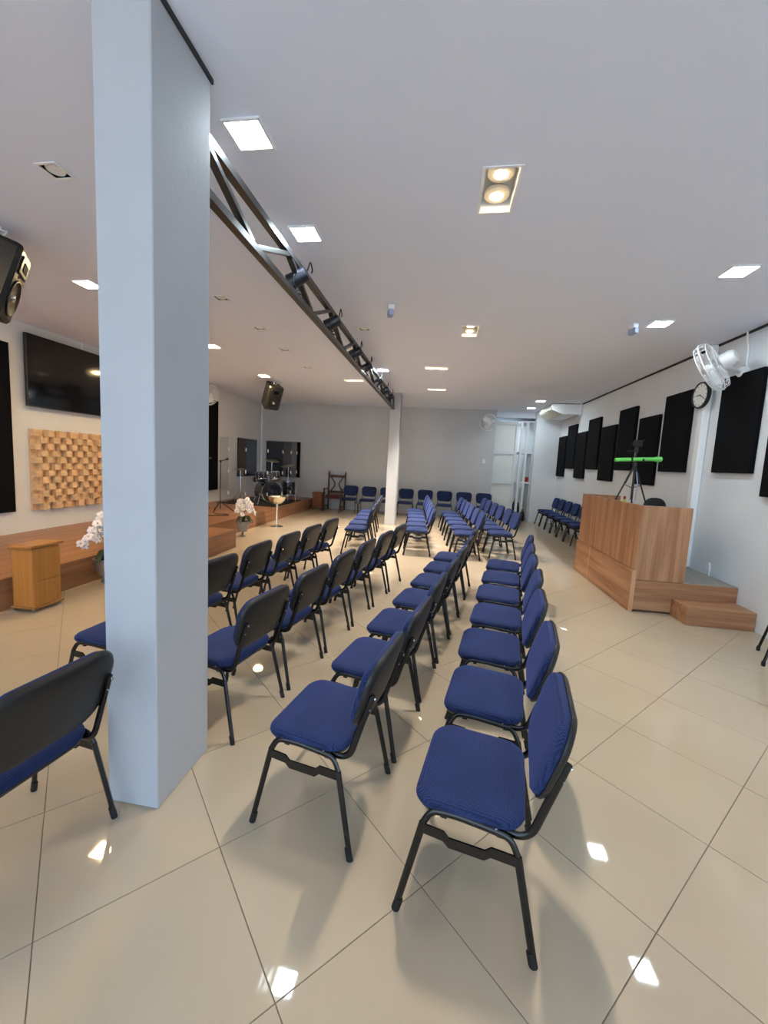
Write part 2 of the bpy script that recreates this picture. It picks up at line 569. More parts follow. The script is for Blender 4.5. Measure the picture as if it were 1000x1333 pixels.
# ------------------------------------------------------------------ walls
struct('wall_right', MB().box(XR, XR + 0.2, YF, 15.0, 0, ZC), 'wall_light', 'light grey side wall behind the black panels')
struct('wall_left', MB().box(XL - 0.2, XL, YF, YB + 0.2, 0, ZC), 'wall_left', 'off white wall behind the stage')
OX0, OX1 = 1.53, 2.69                            # opening in the back wall
struct('wall_back', MB().box(XL, OX0, YB, YB + 0.2, 0, ZC), 'wall_grey', 'grey back wall')
struct('wall_back_return', MB().box(OX1, XR, YB, YB + 0.2, 0, ZC), 'wall_light', 'short wall beside the passage')
struct('wall_corridor', MB().box(OX0 - 0.6, XR, 14.8, 15.0, 0, ZC), 'wall_light', 'end wall of the passage')
struct('wall_corridor_side', MB().box(OX0 - 0.75, OX0 - 0.6, YB + 0.2, 15.0, 0, ZC), 'wall_light', 'side wall of the passage')
struct('ceiling_bulkhead', MB().box(OX0 - 0.6, XR, YB + 0.2, 14.8, 3.12, ZC - 0.002), 'ceiling', 'lower ceiling of the passage')
# street front behind the camera: piers and a lintel around wide glazed openings
fm = MB().box(XL - 0.2, -4.6, YF - 0.2, YF, 0, ZC).box(2.9, XR + 0.2, YF - 0.2, YF, 0, ZC).box(-4.6, 2.9, YF - 0.2, YF, 2.95, ZC)
struct('wall_front', fm, 'wall_light', 'street front wall with wide openings')
for k, x in enumerate((-2.1, 0.4)):
    struct('window_%d' % (k + 1), MB().box(x - 0.04, x + 0.04, YF - 0.14, YF - 0.06, 0, 2.95), 'white', 'white mullion of the street front')
struct('ground_outside', MB().box(-25, 25, -30, YF - 0.3, -0.2, -0.06), 'asphalt', 'paving outside the street front')
struct('trim_1', MB().box(XR - 0.012, XR, YF, YB, ZC - 0.03, ZC - 0.001), 'dark_gap', 'dark shadow gap along the top of the side wall')

# pillars
def pillar(x0, x1, y0, y1, label):
    o = MB().bbox(x0, x1, y0, y1, 0, ZC - 0.001, 0.004).build('pillar', 'pillar')
    tag(o, label, None, None, 'structure')
    return o
p1 = pillar(-1.405, -1.158, 1.495, 1.885, 'thick pale grey pillar in the foreground')
MB().box(-1.158, -1.148, 1.495, 1.892, ZC - 0.022, ZC - 0.001).build('shadow_gap', 'dark_gap', p1)
p2 = pillar(-1.36, -1.10, 10.10, 10.45, 'slim pale grey pillar near the back wall')

# ------------------------------------------------------------------ stage
ST = 0.31
st = thing('stage', 'low wooden stage platform along the left wall', 'stage', (-5.0, 5, 0))
def L(mb, o):            # world coordinates to local ones of a thing without rotation
    d = o.location
    return mb.xform(lambda p: p - d)
L(MB().box(XL + 0.003, -4.08, YF + 0.4, YB - 0.003, ST - 0.03, ST), st).build('deck', 'stage_y', st)
L(MB().box(-4.079, -4.05, YF + 0.4, YB - 0.003, 0, ST - 0.0005), st).build('front_board', 'stage_y', st)
sp = thing('stage_step', 'wooden platform step projecting from the stage front', 'step', (-3.75, 5.6, 0))
L(MB().box(-4.048, -3.45, 4.75, 6.45, ST - 0.03, ST - 0.001), sp).build('step_deck', 'stage_y', sp)
L(MB().box(-3.47, -3.45, 4.75, 6.45, 0, ST - 0.03), sp).build('step_riser', 'stage_y', sp)
L(MB().box(-4.048, -3.47, 6.43, 6.45, 0, ST - 0.03), sp).build('step_side', 'stage_y', sp)
L(MB().box(-4.048, -3.47, 4.75, 4.77, 0, ST - 0.03), sp).build('step_side', 'stage_y', sp)

# ------------------------------------------------------------------ chairs
def rrect(hw, hh, r, n=6):
    out = []
    for cx, cy, a0 in ((hw - r, hh - r, 0), (-hw + r, hh - r, 90), (-hw + r, -hh + r, 180), (hw - r, -hh + r, 270)):
        for k in range(n + 1):
            a = math.radians(a0 + 90 * k / n)
            out.append((cx + r * math.cos(a), cy + r * math.sin(a)))
    return out

def pad(outline, layers, crown=0.0):
    """closed cushion: layers of (inset, z), both caps filled by concentric rings"""
    mb = MB()
    n = len(outline)
    hw = max(p[0] for p in outline)
    hh = max(p[1] for p in outline)
    rings = []
    for inset, z in layers:
        sx, sy = (hw - inset) / hw, (hh - inset) / hh
        rings.append([(x * sx, y * sy, z) for x, y in outline])
    ztop = layers[-1][1]
    last = rings[-1]
    for s in (0.7, 0.35):
        rings.append([(x * s, y * s, ztop + crown * (1 - s * s)) for x, y, z in last])
    first = rings[0]
    pre = [[(x * s, y * s, layers[0][1]) for x, y, z in first] for s in (0.35, 0.7)]
    rings = pre + rings
    vs = [p for r in rings for p in r]
    fs = []
    for i in range(len(rings) - 1):
        for j in range(n):
            fs.append((i * n + j, i * n + (j + 1) % n, (i + 1) * n + (j + 1) % n, (i + 1) * n + j))
    c0 = len(vs)
    vs.append((0, 0, layers[0][1]))
    vs.append((0, 0, ztop + crown))
    for j in range(n):
        fs.append((j, c0, (j + 1) % n))
        k = (len(rings) - 1) * n
        fs.append((k + j, k + (j + 1) % n, c0 + 1))
    return mb.add(vs, fs)

def arc(pts, r, n=4):
    """round the corners of a polyline"""
    pts = [Vector(p) for p in pts]
    out = [pts[0]]
    for i in range(1, len(pts) - 1):
        a, b, c = pts[i - 1], pts[i], pts[i + 1]
        d1, d2 = (a - b).normalized(), (c - b).normalized()
        rr = min(r, (a - b).length * 0.49, (c - b).length * 0.49)
        s, e = b + d1 * rr, b + d2 * rr
        for k in range(n + 1):
            t = k / n
            out.append(s * (1 - t) ** 2 + b * (2 * t * (1 - t)) + e * t * t)
    out.append(pts[-1])
    return out

# chair frame: x across, y forward, z up
CH = {}
so = rrect(0.226, 0.190, 0.080)
def seat_shape(p):
    w = 1.0 - 0.05 * (0.190 - p.y) / 0.38          # a little narrower at the rear
    z = p.z - (0.018 * max(0, (p.y - 0.10) / 0.11) ** 2 if p.y > 0.10 else 0)
    return Vector((p.x * w, p.y + 0.014, z))
CH['seat'] = pad(so, [(0.03, 0.402), (0.004, 0.408), (0.0, 0.420), (0.002, 0.434), (0.012, 0.444), (0.03, 0.449)], 0.010).xform(seat_shape).mesh('seat', 'fabric', True)
CH['seat_pan'] = pad(so, [(0.045, 0.382), (0.014, 0.388), (0.008, 0.402), (0.03, 0.405)], 0).xform(seat_shape).mesh('seat_pan', 'shell', True)
BC = (0.0, -0.262, 0.655)                          # middle of the backrest
TILT = math.radians(17)
def back_shape(p):
    # pad is in (x, height, thickness toward the sitter); curve it round the sitter, then lean it back
    x, h, t = p
    t2 = t + 0.35 * x * x + 0.25 * (h + 0.02) ** 2
    y = t2 * math.cos(TILT) - h * math.sin(TILT)
    z = h * math.cos(TILT) + t2 * math.sin(TILT)
    return Vector((x, BC[1] + y, BC[2] + z))
bo = rrect(0.232, 0.158, 0.095)
bo = [(x * (1 - 0.10 * max(0, -y) / 0.158), y) for x, y in bo]
CH['back_cushion'] = pad(bo, [(0.02, 0.004), (0.008, 0.006), (0.006, 0.018), (0.012, 0.032), (0.03, 0.040)], 0.008).xform(back_shape).mesh('back_cushion', 'fabric', True)
CH['back_shell'] = pad(bo, [(0.03, -0.016), (0.008, -0.012), (0.0, -0.002), (0.0, 0.008), (0.01, 0.009)], 0).xform(back_shape).mesh('back_shell', 'shell', True)
for s, nm in ((-1, 'l'), (1, 'r')):
    CH['rail' + nm] = MB().tube(arc([(s * 0.226, 0.158, 0.352), (s * 0.220, 0.132, 0.402), (s * 0.215, 0.05, 0.405), (s * 0.215, -0.06, 0.398), (s * 0.220, -0.132, 0.396), (s * 0.226, -0.158, 0.346)], 0.035), 0.0125, 8, 0.0085).mesh('seat_rail', 'frame', 50)
    CH['legf' + nm] = MB().tube([(s * 0.226, 0.158, 0.352), (s * 0.246, 0.228, 0.035)], [0.0135, 0.0125], 8, [0.009, 0.009]).mesh('leg', 'frame', 50)
    CH['legr' + nm] = MB().tube([(s * 0.226, -0.158, 0.346), (s * 0.246, -0.228, 0.035)], [0.0135, 0.0125], 8, [0.009, 0.009]).mesh('leg', 'frame', 50)
    CH['capf' + nm] = MB().tube([(s * 0.245, 0.222, 0.048), (s * 0.2475, 0.234, 0.0)], 0.0150, 8, 0.0112).mesh('foot_cap', 'rubber', 50)
    CH['capr' + nm] = MB().tube([(s * 0.245, -0.222, 0.048), (s * 0.2475, -0.234, 0.0)], 0.0150, 8, 0.0112).mesh('foot_cap', 'rubber', 50)
    # flat plate with two bends between the legs
    zz = [(0.162, 0.335), (0.085, 0.330), (0.065, 0.312), (-0.055, 0.312), (-0.075, 0.330), (-0.162, 0.328)]
    mb = MB()
    n_ = len(zz)
    vs = []
    for y, z in zz:
        for dx in (-0.003, 0.003):
            vs += [(s * 0.229 + dx, y, z - 0.018), (s * 0.229 + dx, y, z + 0.018)]
    fs = [(0, 1, 3, 2), (4 * (n_ - 1), 4 * (n_ - 1) + 2, 4 * (n_ - 1) + 3, 4 * (n_ - 1) + 1)]
    for i in range(n_ - 1):
        a, b = 4 * i, 4 * (i + 1)
        for q in ((0, 1), (1, 3), (3, 2), (2, 0)):
            fs.append((a + q[0], a + q[1], b + q[1], b + q[0]))
    CH['stretcher' + nm] = mb.add(vs, fs).mesh('stretcher', 'frame')
    CH['support' + nm] = MB().tube(arc([(s * 0.196, -0.02, 0.392), (s * 0.196, -0.19, 0.388), (s * 0.200, -0.222, 0.50), (s * 0.200, -0.280, 0.690)], 0.06, 6), 0.014, 8, 0.009).mesh('back_support', 'frame', 50)
    bm_ = MB()
    for y, z in ((0.09, 0.412), (-0.085, 0.405)):
        bm_.lathe([(0.0065, 0), (0.0065, 0.004), (0.003, 0.006)], 8, (s * 0.215, y, z))
    for y, z in ((-0.255, 0.625), (-0.276, 0.675)):
        bm_.lathe([(0.006, 0), (0.006, 0.004), (0.003, 0.006)], 8, (s * 0.200, y - 0.014, z), (0, -1, 0.3))
    CH['bolt' + nm] = bm_.mesh('bolt', 'chrome')
mbx = MB()
CH['crossf'] = MB().beam((-0.215, 0.09, 0.388), (0.215, 0.09, 0.388), 0.022, 0.012).mesh('cross_bar', 'frame')
CH['crossr'] = MB().beam((-0.215, -0.10, 0.384), (0.215, -0.10, 0.384), 0.022, 0.012).mesh('cross_bar', 'frame')

def place_chair(x, y, face, label, group, detail=True):
    """face = plan direction the sitter looks"""
    rz = math.atan2(face[1], face[0]) - PI / 2
    t = thing('stacking_chair', label, 'chair', (x, y, 0), rz, group)
    link('seat', CH['seat'], t)
    link('seat_pan', CH['seat_pan'], t)
    sh = link('back_shell', CH['back_shell'], t)
    link('back_cushion', CH['back_cushion'], t)
    for k in 'lr':
        lf = link('leg', CH['legf' + k], t)
        lr = link('leg', CH['legr' + k], t)
        link('foot_cap', CH['capf' + k], lf)
        link('foot_cap', CH['capr' + k], lr)
        rl = link('seat_rail', CH['rail' + k], t)
        link('stretcher', CH['stretcher' + k], t)
        sp = link('back_support', CH['support' + k], t)
        if detail:
            link('bolt', CH['bolt' + k], rl)
    if detail:
        link('cross_bar', CH['crossf'], t)
        link('cross_bar', CH['crossr'], t)
    return t

def row(start, axis, n, text, group, pitch=0.585, detail=True, wob=0.012):
    ax = Vector(axis).normalized()
    fc = Vector((-ax.y, ax.x))
    for k in range(n):
        p = Vector(start) + ax * (pitch * k)
        j = rnd.uniform(-wob, wob)
        f2 = Vector((fc.x * math.cos(j * 2) - fc.y * math.sin(j * 2), fc.x * math.sin(j * 2) + fc.y * math.cos(j * 2)))
        if n - k == 1:
            lab = 'navy padded chair, farthest in the ' + text
        elif k == 0:
            lab = 'navy padded chair, nearest in the ' + text
        else:
            lab = 'navy padded chair, %s from the near end in the %s' % (ORD[k], text)
        place_chair(p.x + fc.x * j, p.y + fc.y * j, f2, lab, group, detail)

AX = (0.172, 0.985)
fwv, rtv = Vector((-0.985, 0.172)), Vector((0.172, 0.985))
def start(mid):            # mid = middle between the near feet
    v = Vector(mid) + rtv * 0.248
    return (v.x, v.y)
G1 = 'navy chairs of the near block'
row(start((0.165, 1.255)), AX, 7, 'near row beside the booth', G1)
row(start((-0.49, 1.48)), (0.185, 0.983), 7, 'near row second from the booth', G1)
row(start((-1.05 - 0.229, 1.95 + 0.04)), AX, 6, 'row starting beside the thick pillar', G1)
row((-1.98, 2.28), (0.105, 0.994), 6, 'near row beside the stage', G1)
place_chair(-1.57, 1.20, (-0.994, 0.105), 'navy padded chair cut by the left edge in front of the thick pillar', G1)
G2 = 'navy chairs of the far block'
row((-1.40, 6.85), (-0.09, 1), 5, 'far row left of slim pillar', G2, 0.60, False)
row((-0.355, 7.15), (-0.075, 1), 6, 'far row right of slim pillar', G2, 0.59, False)
row((0.49, 7.15), (-0.075, 1), 6, 'far row second from the passage', G2, 0.59, False)
row((1.13, 7.45), (-0.09, 1), 6, 'far row beside the passage', G2, 0.59, False)
G3 = 'navy chairs along the back wall'
for k in range(8):
    where = 'leftmost' if k == 0 else 'rightmost' if k == 7 else ORD[k] + ' from the left'
    place_chair(-2.74 + 0.575 * k, 12.0, (0, -1), 'navy chair in the line along the grey back wall, ' + where, G3, False)
G4 = 'navy chairs along the panelled wall'
for k in range(6):
    where = 'farthest' if k == 0 else 'nearest' if k == 5 else ORD[k] + ' from the far end'
    place_chair(3.055, 12.15 - 0.575 * k, (-1, 0), 'navy chair against the panelled wall beyond the booth, ' + where, G4, False)
sx_ = thing('stool', 'black legged seat cut off by the right edge, only its legs showing', 'stool', (3.11, 3.915, 0), math.atan2(0.35, 0.2) - PI / 2)
for ax_, ay_ in ((-0.16, -0.2), (-0.16, 0.2), (0.16, -0.2), (0.16, 0.2)):
    lg_ = MB().tube([(ax_, ay_, 0.03), (ax_ * 0.55, ay_ * 0.75, 0.42)], 0.011, 8).build('leg', 'frame', sx_, 50)
    MB().lathe([(0.014, 0), (0.015, 0.03), (0.012, 0.045)], 8, (ax_ * 1.01, ay_ * 1.005, 0)).build('foot_cap', 'rubber', lg_, 40)
pad(rrect(0.13, 0.19, 0.06), [(0.02, 0.40), (0.0, 0.41), (0.0, 0.43), (0.02, 0.45)], 0.008).build('seat', 'fabric', sx_, True)

# ------------------------------------------------------------------ control booth
bt = thing('sound_booth', 'tall walnut laminate control booth beside the panelled wall', 'booth', (2.8, 6.0, 0))
def bp(name, m, *b, par=None, bev=0.003):
    return L(MB().bbox(*b, bev), bt).build(name, m, bt)
bp('platform', 'wood_x', 2.315, XR - 0.005, 5.0, 6.93, 0.02, 0.378)
L(MB().box(2.33, XR - 0.006, 5.012, 6.92, 0.378, 0.383), bt).build('platform_carpet', 'grey_pot', bt)
bp('lower_front_panel', 'wood_y', 2.265, 2.305, 4.985, 6.335, 0.0, 0.495)
L(MB().box(2.264, 2.306, 4.972, 4.985, 0.0, 0.496), bt).build('edge_strip', 'wood_edge', bt)
bp('lower_front_panel', 'wood_y', 2.265, 2.305, 6.36, 6.95, 0.0, 0.495)
L(MB().box(2.262, 2.306, 6.335, 6.36, 0.0, 0.496), bt).build('edge_strip', 'wood_edge', bt)
bp('upper_front_panel', 'wood_z', 2.275, 2.305, 4.95, 5.897, 0.5, 1.25)
bp('upper_front_panel', 'wood_z', 2.275, 2.305, 5.903, 6.90, 0.5, 1.25)
bp('end_panel', 'wood_z', 2.306, 2.83, 4.995, 5.02, 0.382, 1.25)
bp('far_end_panel', 'wood_z', 2.306, 2.83, 6.88, 6.90, 0.384, 1.25)
bp('desk_top', 'wood_y', 2.306, 2.82, 5.021, 6.879, 1.085, 1.11)
sb = MB().bbox(2.72, XR - 0.005, 4.69, 4.995, 0.0, 0.2, 0.004).build('step_box', 'wood_x')
tag(sb, 'low walnut step in front of the booth platform', 'step')

# tripod with a green light tube, standing on the booth desk
tz = 1.111
tp = thing('camera_tripod', 'black tripod with a lime green tube across it on the booth desk', 'tripod', (2.58, 5.95, tz))
for (x, y) in ((-0.235, 0.02), (-0.03, -0.10), (0.215, -0.02)):
    lg = MB().tube([(0.0, 0, 0.62), (x * 0.42, y * 0.42, 0.36)], 0.015, 8).tube([(x * 0.40, y * 0.40, 0.375), (x, y, 0.012)], 0.0105, 8).lathe([(0.016, 0), (0.018, 0.03), (0.011, 0.04)], 8, (x, y, 0)).build('leg', 'black', tp, 50)
    MB().beam((0, 0, 0.30), (x * 0.45, y * 0.45, 0.345), 0.014, 0.008).build('brace', 'black', lg)
MB().tube([(0, 0, 0.14), (0, 0, 0.80)], 0.012, 8).lathe([(0.03, 0.60), (0.032, 0.63), (0.02, 0.66)], 12).build('column', 'black', tp, 50)
MB().lathe([(0.02, 0.78), (0.028, 0.80), (0.028, 0.84), (0.015, 0.86)], 12).tube([(-0.14, -0.02, 0.79), (0, 0, 0.805)], 0.006, 6).build('head', 'black', tp, 50)
MB().bbox(-0.05, 0.06, -0.012, 0.012, 0.86, 0.945, 0.005).beam((-0.06, 0, 0.90), (0.09, 0, 0.955), 0.02, 0.012).build('phone_holder', 'black', tp)
MB().tube([(-0.27, -0.03, 0.672), (-0.255, -0.03, 0.672), (0.20, -0.03, 0.70), (0.27, -0.03, 0.705)], 0.026, 12).build('light_tube', 'green', tp, 50)
MB().lathe([(0.03, 0), (0.036, 0.02), (0.036, 0.075), (0.02, 0.085)], 12, (0.225, -0.03, 0.70), (1, 0, 0.05)).build('tube_cap', 'green', tp, 50)
for x in (-0.065, 0.075):
    MB().tube([(x - 0.012, -0.03, 0.685), (x + 0.012, -0.03, 0.688)], 0.0285, 12).build('tube_clamp', 'black', tp, 50)
MB().tube([(0.02, -0.02, 0.52), (0.035, -0.06, 0.35), (0.02, -0.07, 0.15), (-0.02, -0.05, 0.06), (0.0, -0.02, 0.25), (0.01, -0.01, 0.45)], 0.006, 6).build('cable_loop', 'blue_cable', tp, 50)
bo_ = thing('spray_bottle', 'small yellow green bottle beside the tripod on the booth desk', 'bottle', (2.46, 5.86, tz))
MB().lathe([(0.028, 0), (0.03, 0.01), (0.03, 0.10), (0.012, 0.13), (0.012, 0.15)], 12).build('body', 'lime', bo_, 40)
MB().lathe([(0.016, 0.15), (0.016, 0.185), (0.006, 0.19)], 10).build('cap', 'red', bo_, 40)
pp = MB().box(2.36, 2.56, 5.05, 5.35, 1.111, 1.118).box(2.38, 2.57, 5.06, 5.33, 1.118, 1.127).build('paper_stack', 'paper')
tag(pp, 'loose white papers on the near end of the booth desk', 'papers')
oc = thing('office_chair', 'round backed black chair just visible over the booth end', 'chair', (3.10, 6.20, 0.384))
MB().lathe([(0.0, 0.45), (0.2, 0.45), (0.22, 0.48), (0.21, 0.51), (0.0, 0.52)], 20).build('seat', 'black', oc, 40)
MB().lathe([(0.03, 0.05), (0.03, 0.45)], 10).build('post', 'chrome', oc, 40)
for k in range(5):
    a = 2 * PI * k / 5
    MB().beam((0, 0, 0.07), (0.24 * math.cos(a), 0.24 * math.sin(a), 0.03), 0.035, 0.025).lathe([(0.02, 0), (0.025, 0.02), (0.01, 0.04)], 8, (0.23 * math.cos(a), 0.23 * math.sin(a), 0)).build('base_leg', 'black', oc)
obk = pad(rrect(0.15, 0.19, 0.13), [(0.02, -0.02), (0, -0.01), (0, 0.015), (0.03, 0.03)], 0.01)
obk.xform(lambda p: Vector((p.x, 0.2 - p.z, 0.70 + p.y))).build('backrest', 'black', oc, True)
MB().beam((0, 0.1, 0.44), (0, 0.235, 0.6), 0.05, 0.02).build('back_bar', 'black', oc)

# ------------------------------------------------------------------ acoustic panels
def panel(x0, x1, y0, y1, z0, z1, label, group='black acoustic panels'):
    o = MB().bbox(x0, x1, y0, y1, z0, z1, 0.006).build('acoustic_panel', 'black_foam')
    return tag(o, label, 'acoustic panel', group)
ypan = [(11.97, 12.66), (11.15, 11.85), (10.36, 11.06), (9.56, 10.27), (8.72, 9.43), (7.90, 8.60), (7.09, 7.75), (6.28, 6.96)]
for k, (a, b) in enumerate(ypan):
    low = k % 2 == 0
    where = ['farthest', 'second from the far corner', 'third from the far corner', 'fourth from the far corner', 'fifth from the far corner', 'behind the tripod, higher one', 'behind the tripod, lower one', 'left of the wall clock'][k]
    panel(XR - 0.05, XR - 0.001, a, b, 1.43 if low else 1.66, 2.565 if low else 2.81, 'tall black fabric panel on the booth wall, ' + where)
panel(XR - 0.05, XR - 0.001, 5.03, 5.68, 1.67, 2.82, 'tall black fabric panel on the booth wall below the fan')
panel(XR - 0.05, XR - 0.001, 4.17, 4.85, 1.43, 2.565, 'black fabric panel cut by the right edge')
panel(XL + 0.001, XL + 0.05, 3.95, 4.86, 0.63, 2.96, 'very tall black panel at the left edge beside the television')
panel(XL + 0.001, XL + 0.05, 9.30, 10.12, 0.63, 2.96, 'very tall black panel on the stage wall right of the pillar')
panel(XL + 0.001, XL + 0.05, 11.22, 12.42, 0.94, 2.09, 'square black panel on the stage wall behind the drum shield')
panel(-5.74, -4.58, YB - 0.05, YB - 0.001, 0.94, 2.09, 'square black panel on the grey back wall behind the drums')

# ------------------------------------------------------------------ clock, fans, conduits on the booth wall
ck = thing('wall_clock', 'round wall clock with a dark rim beside the white pipe', 'clock', (XR, 5.95, 2.665))
MB().lathe([(0.0, 0.0), (0.168, 0.0), (0.172, 0.02), (0.168, 0.042), (0.150, 0.042), (0.148, 0.03), (0.0, 0.03)], 36, (-0.1, 0, 0), (-1, 0, 0)).build('rim', 'shell', ck, 40)
MB().lathe([(0.0, 0.0), (0.149, 0.0), (0.149, 0.004), (0.0, 0.004)], 36, (-0.129, 0, 0), (-1, 0, 0)).build('dial', 'clock_face', ck, 40)
mk = MB()
for k in range(12):
    a = 2 * PI * k / 12
    d = Vector((0, -math.sin(a), math.cos(a)))
    mk.beam(Vector((-0.134, 0, 0)) + d * 0.118, Vector((-0.134, 0, 0)) + d * 0.138, 0.007, 0.002, (1, 0, 0))
mk.build('hour_marks', 'black', ck)
for a, ln, w in ((268, 0.075, 0.010), (120, 0.112, 0.007)):
    d = Vector((0, -math.sin(math.radians(a)), math.cos(math.radians(a))))
    MB().beam(Vector((-0.138, 0, 0)) - d * 0.02, Vector((-0.138, 0, 0)) + d * ln, w, 0.002, (1, 0, 0)).build('hand', 'black', ck)
MB().lathe([(0.02, 0), (0.02, 0.1)], 8, (0, 0, 0), (-1, 0, 0)).build('hanger', 'shell', ck)

pipe = MB().bbox(XR - 0.095, XR - 0.001, 5.905, 6.03, 0.384, ZC - 0.002, 0.02).build('drain_pipe', 'white_plastic')
tag(pipe, 'white vertical pipe casing behind the booth, floor to ceiling', 'pipe')
cdt = MB().tube(arc([(XR - 0.012, 5.42, ZC - 0.002), (XR - 0.012, 5.42, 3.22), (XR - 0.012, 5.37, 3.1), (XR - 0.012, 5.37, 2.9)], 0.05), 0.012, 8).build('cable_conduit', 'white_plastic', None, 50)
tag(cdt, 'thin white cable conduit running from the ceiling to the near fan', 'conduit')
ot = thing('wall_outlet', 'white outlet with a looped cable low above the booth platform', 'outlet', (XR, 5.55, 0.47))
MB().bbox(-0.012, -0.001, -0.05, 0.05, -0.03, 0.08, 0.003).build('plate', 'white_plastic', ot)
MB().tube(arc([(-0.012, -0.02, 0.07), (-0.04, -0.06, 0.08), (-0.04, -0.085, 0.03), (-0.04, -0.085, -0.08)], 0.03), 0.008, 6).build('cable', 'white_plastic', ot, 50)

def wall_fan(name_label, loc, axis, anchor, r=0.29, group='white wall fans'):
    """loc = middle of the cage, axis = blowing direction, anchor = wall plate"""
    t = thing('wall_fan', name_label, 'fan', loc, 0, group)
    ax = Vector(axis).normalized()
    q = Vector((0, 0, 1)).rotation_difference(ax)
    def T(p):
        return q @ Vector(p)
    cg = MB()
    for zz, rr in ((0.0, r), (0.055, r * 0.93), (-0.06, r * 0.93), (0.085, r * 0.45), (-0.085, r * 0.5)):
        cg.tube([T((rr * math.cos(2 * PI * k / 28), rr * math.sin(2 * PI * k / 28), zz)) for k in range(28)], 0.004 if rr < r else 0.008, 5, closed=True)
    for k in range(24):
        a = 2 * PI * k / 24
        c_, s_ = math.cos(a), math.sin(a)
        cg.tube([T((rr * c_, rr * s_, zz)) for rr, zz in ((0.05, 0.09), (r * 0.45, 0.086), (r * 0.93, 0.055), (r, 0), (r * 0.93, -0.06), (r * 0.5, -0.086), (0.06, -0.09))], 0.0028, 4, cap=False)
    cg.build('cage', 'white_plastic', t, 50)
    bl = MB()
    for k in range(3):
        a = 2 * PI * k / 3 + 0.4
        vs, fs = [], []
        for i in range(6):
            rr = 0.035 + (r * 0.82 - 0.035) * i / 5
            w = 0.035 + 0.11 * math.sin(PI * (0.18 + 0.62 * i / 5)) * (rr / r + 0.35)
            for sgn in (-1, 1):
                ang = a + sgn * w / (2 * max(rr, 0.09))
                for dz in (-0.0015, 0.0015):
                    vs.append(T((rr * math.cos(ang), rr * math.sin(ang), sgn * 0.022 + dz)))
        for i in range(5):
            b0, b1 = 4 * i, 4 * (i + 1)
            for u, w2 in ((0, 1), (1, 3), (3, 2), (2, 0)):
                fs.append((b0 + u, b0 + w2, b1 + w2, b1 + u))
        fs += [(0, 2, 3, 1), (20, 21, 23, 22)]
        bl.add(vs, fs)
    bl.build('blades', 'white_plastic', t, 50)
    MB().lathe([(0.0, 0.06), (0.04, 0.055), (0.055, 0.03), (0.055, -0.03)], 16).xform(T).build('hub', 'white_plastic', t, 40)
    MB().lathe([(0.055, 0.0), (0.085, -0.02), (0.088, -0.11), (0.07, -0.15), (0.0, -0.155)], 18, (0, 0, -0.085)).xform(T).build('motor', 'white_plastic', t, 40)
    an = Vector(anchor) - Vector(loc)
    jt = T((0, 0, -0.17))
    lowp = jt + Vector((0, 0, -0.09))
    n_out = Vector((-1, 0, 0)) if anchor[0] > 3 else Vector((1, 0, 0)) if anchor[0] < -3 else Vector((0, -1, 0))
    arm = MB().tube(arc([jt, lowp, an + n_out * 0.05], 0.04), 0.022, 8)
    arm.build('arm', 'white_plastic', t, 50)
    MB().lathe([(0.07, 0.001), (0.072, 0.03), (0.05, 0.06), (0.02, 0.07)], 16, an, n_out).build('wall_plate', 'white_plastic', t, 40)
    return t
wall_fan('white caged wall fan beside the conduit above the booth wall panels', (3.0, 5.32, 2.87), (-0.62, 0.66, -0.42), (XR, 5.40, 2.84))
wall_fan('small white fan on the grey back wall beside the passage', (1.27, 12.42, 2.90), (0.1, -0.9, -0.4), (1.30, YB, 2.86), 0.25)
wall_fan('white fan on the stage wall half hidden by the thick pillar', (-5.68, 9.30, 3.0), (0.9, -0.1, -0.35), (XL, 9.5, 2.98), 0.25)

# ------------------------------------------------------------------ under-ceiling air conditioner
ac = thing('air_conditioner', 'cream under-ceiling air conditioner in the far corner of the booth wall', 'air conditioner', (3.03, 11.7, ZC))
prof = [(-0.36, -0.06), (-0.33, -0.17), (-0.10, -0.265), (0.30, -0.265), (0.30, -0.02), (-0.33, -0.02)]
def yprism(prof, y0, y1):
    n = len(prof)
    return MB().add([(x, y0, z) for x, z in prof] + [(x, y1, z) for x, z in prof], [tuple(range(n)), tuple(range(n, 2 * n))] + [(i, (i + 1) % n, n + (i + 1) % n, n + i) for i in range(n)])
yprism(prof, -0.66, 0.66).build('body', 'ac', ac)
for s in (-1, 1):
    e = [(x * 1.02, z * 1.02 - 0.0) for x, z in prof]
    yprism(e, s * 0.66 if s > 0 else -0.70, s * 0.70 if s > 0 else -0.66).build('end_cap', 'white_plastic', ac)
MB().beam((-0.35, -0.6, -0.115), (-0.35, 0.6, -0.115), 0.012, 0.07, (0.2, 0, 1)).build('outlet_louver', 'white_plastic', ac)
MB().bbox(-0.05, 0.28, -0.55, 0.55, -0.274, -0.2655, 0.003).build('intake_grille', 'white_plastic', ac)
for s in (-0.6, 0.6):
    MB().box(-0.05, 0.05, s - 0.02, s + 0.02, -0.02, -0.001).build('hanger', 'chrome', ac)
MB().bbox(0.302, 0.362, -0.74, -0.60, -0.28, -0.01, 0.004).build('pipe_cover', 'white_plastic', ac)

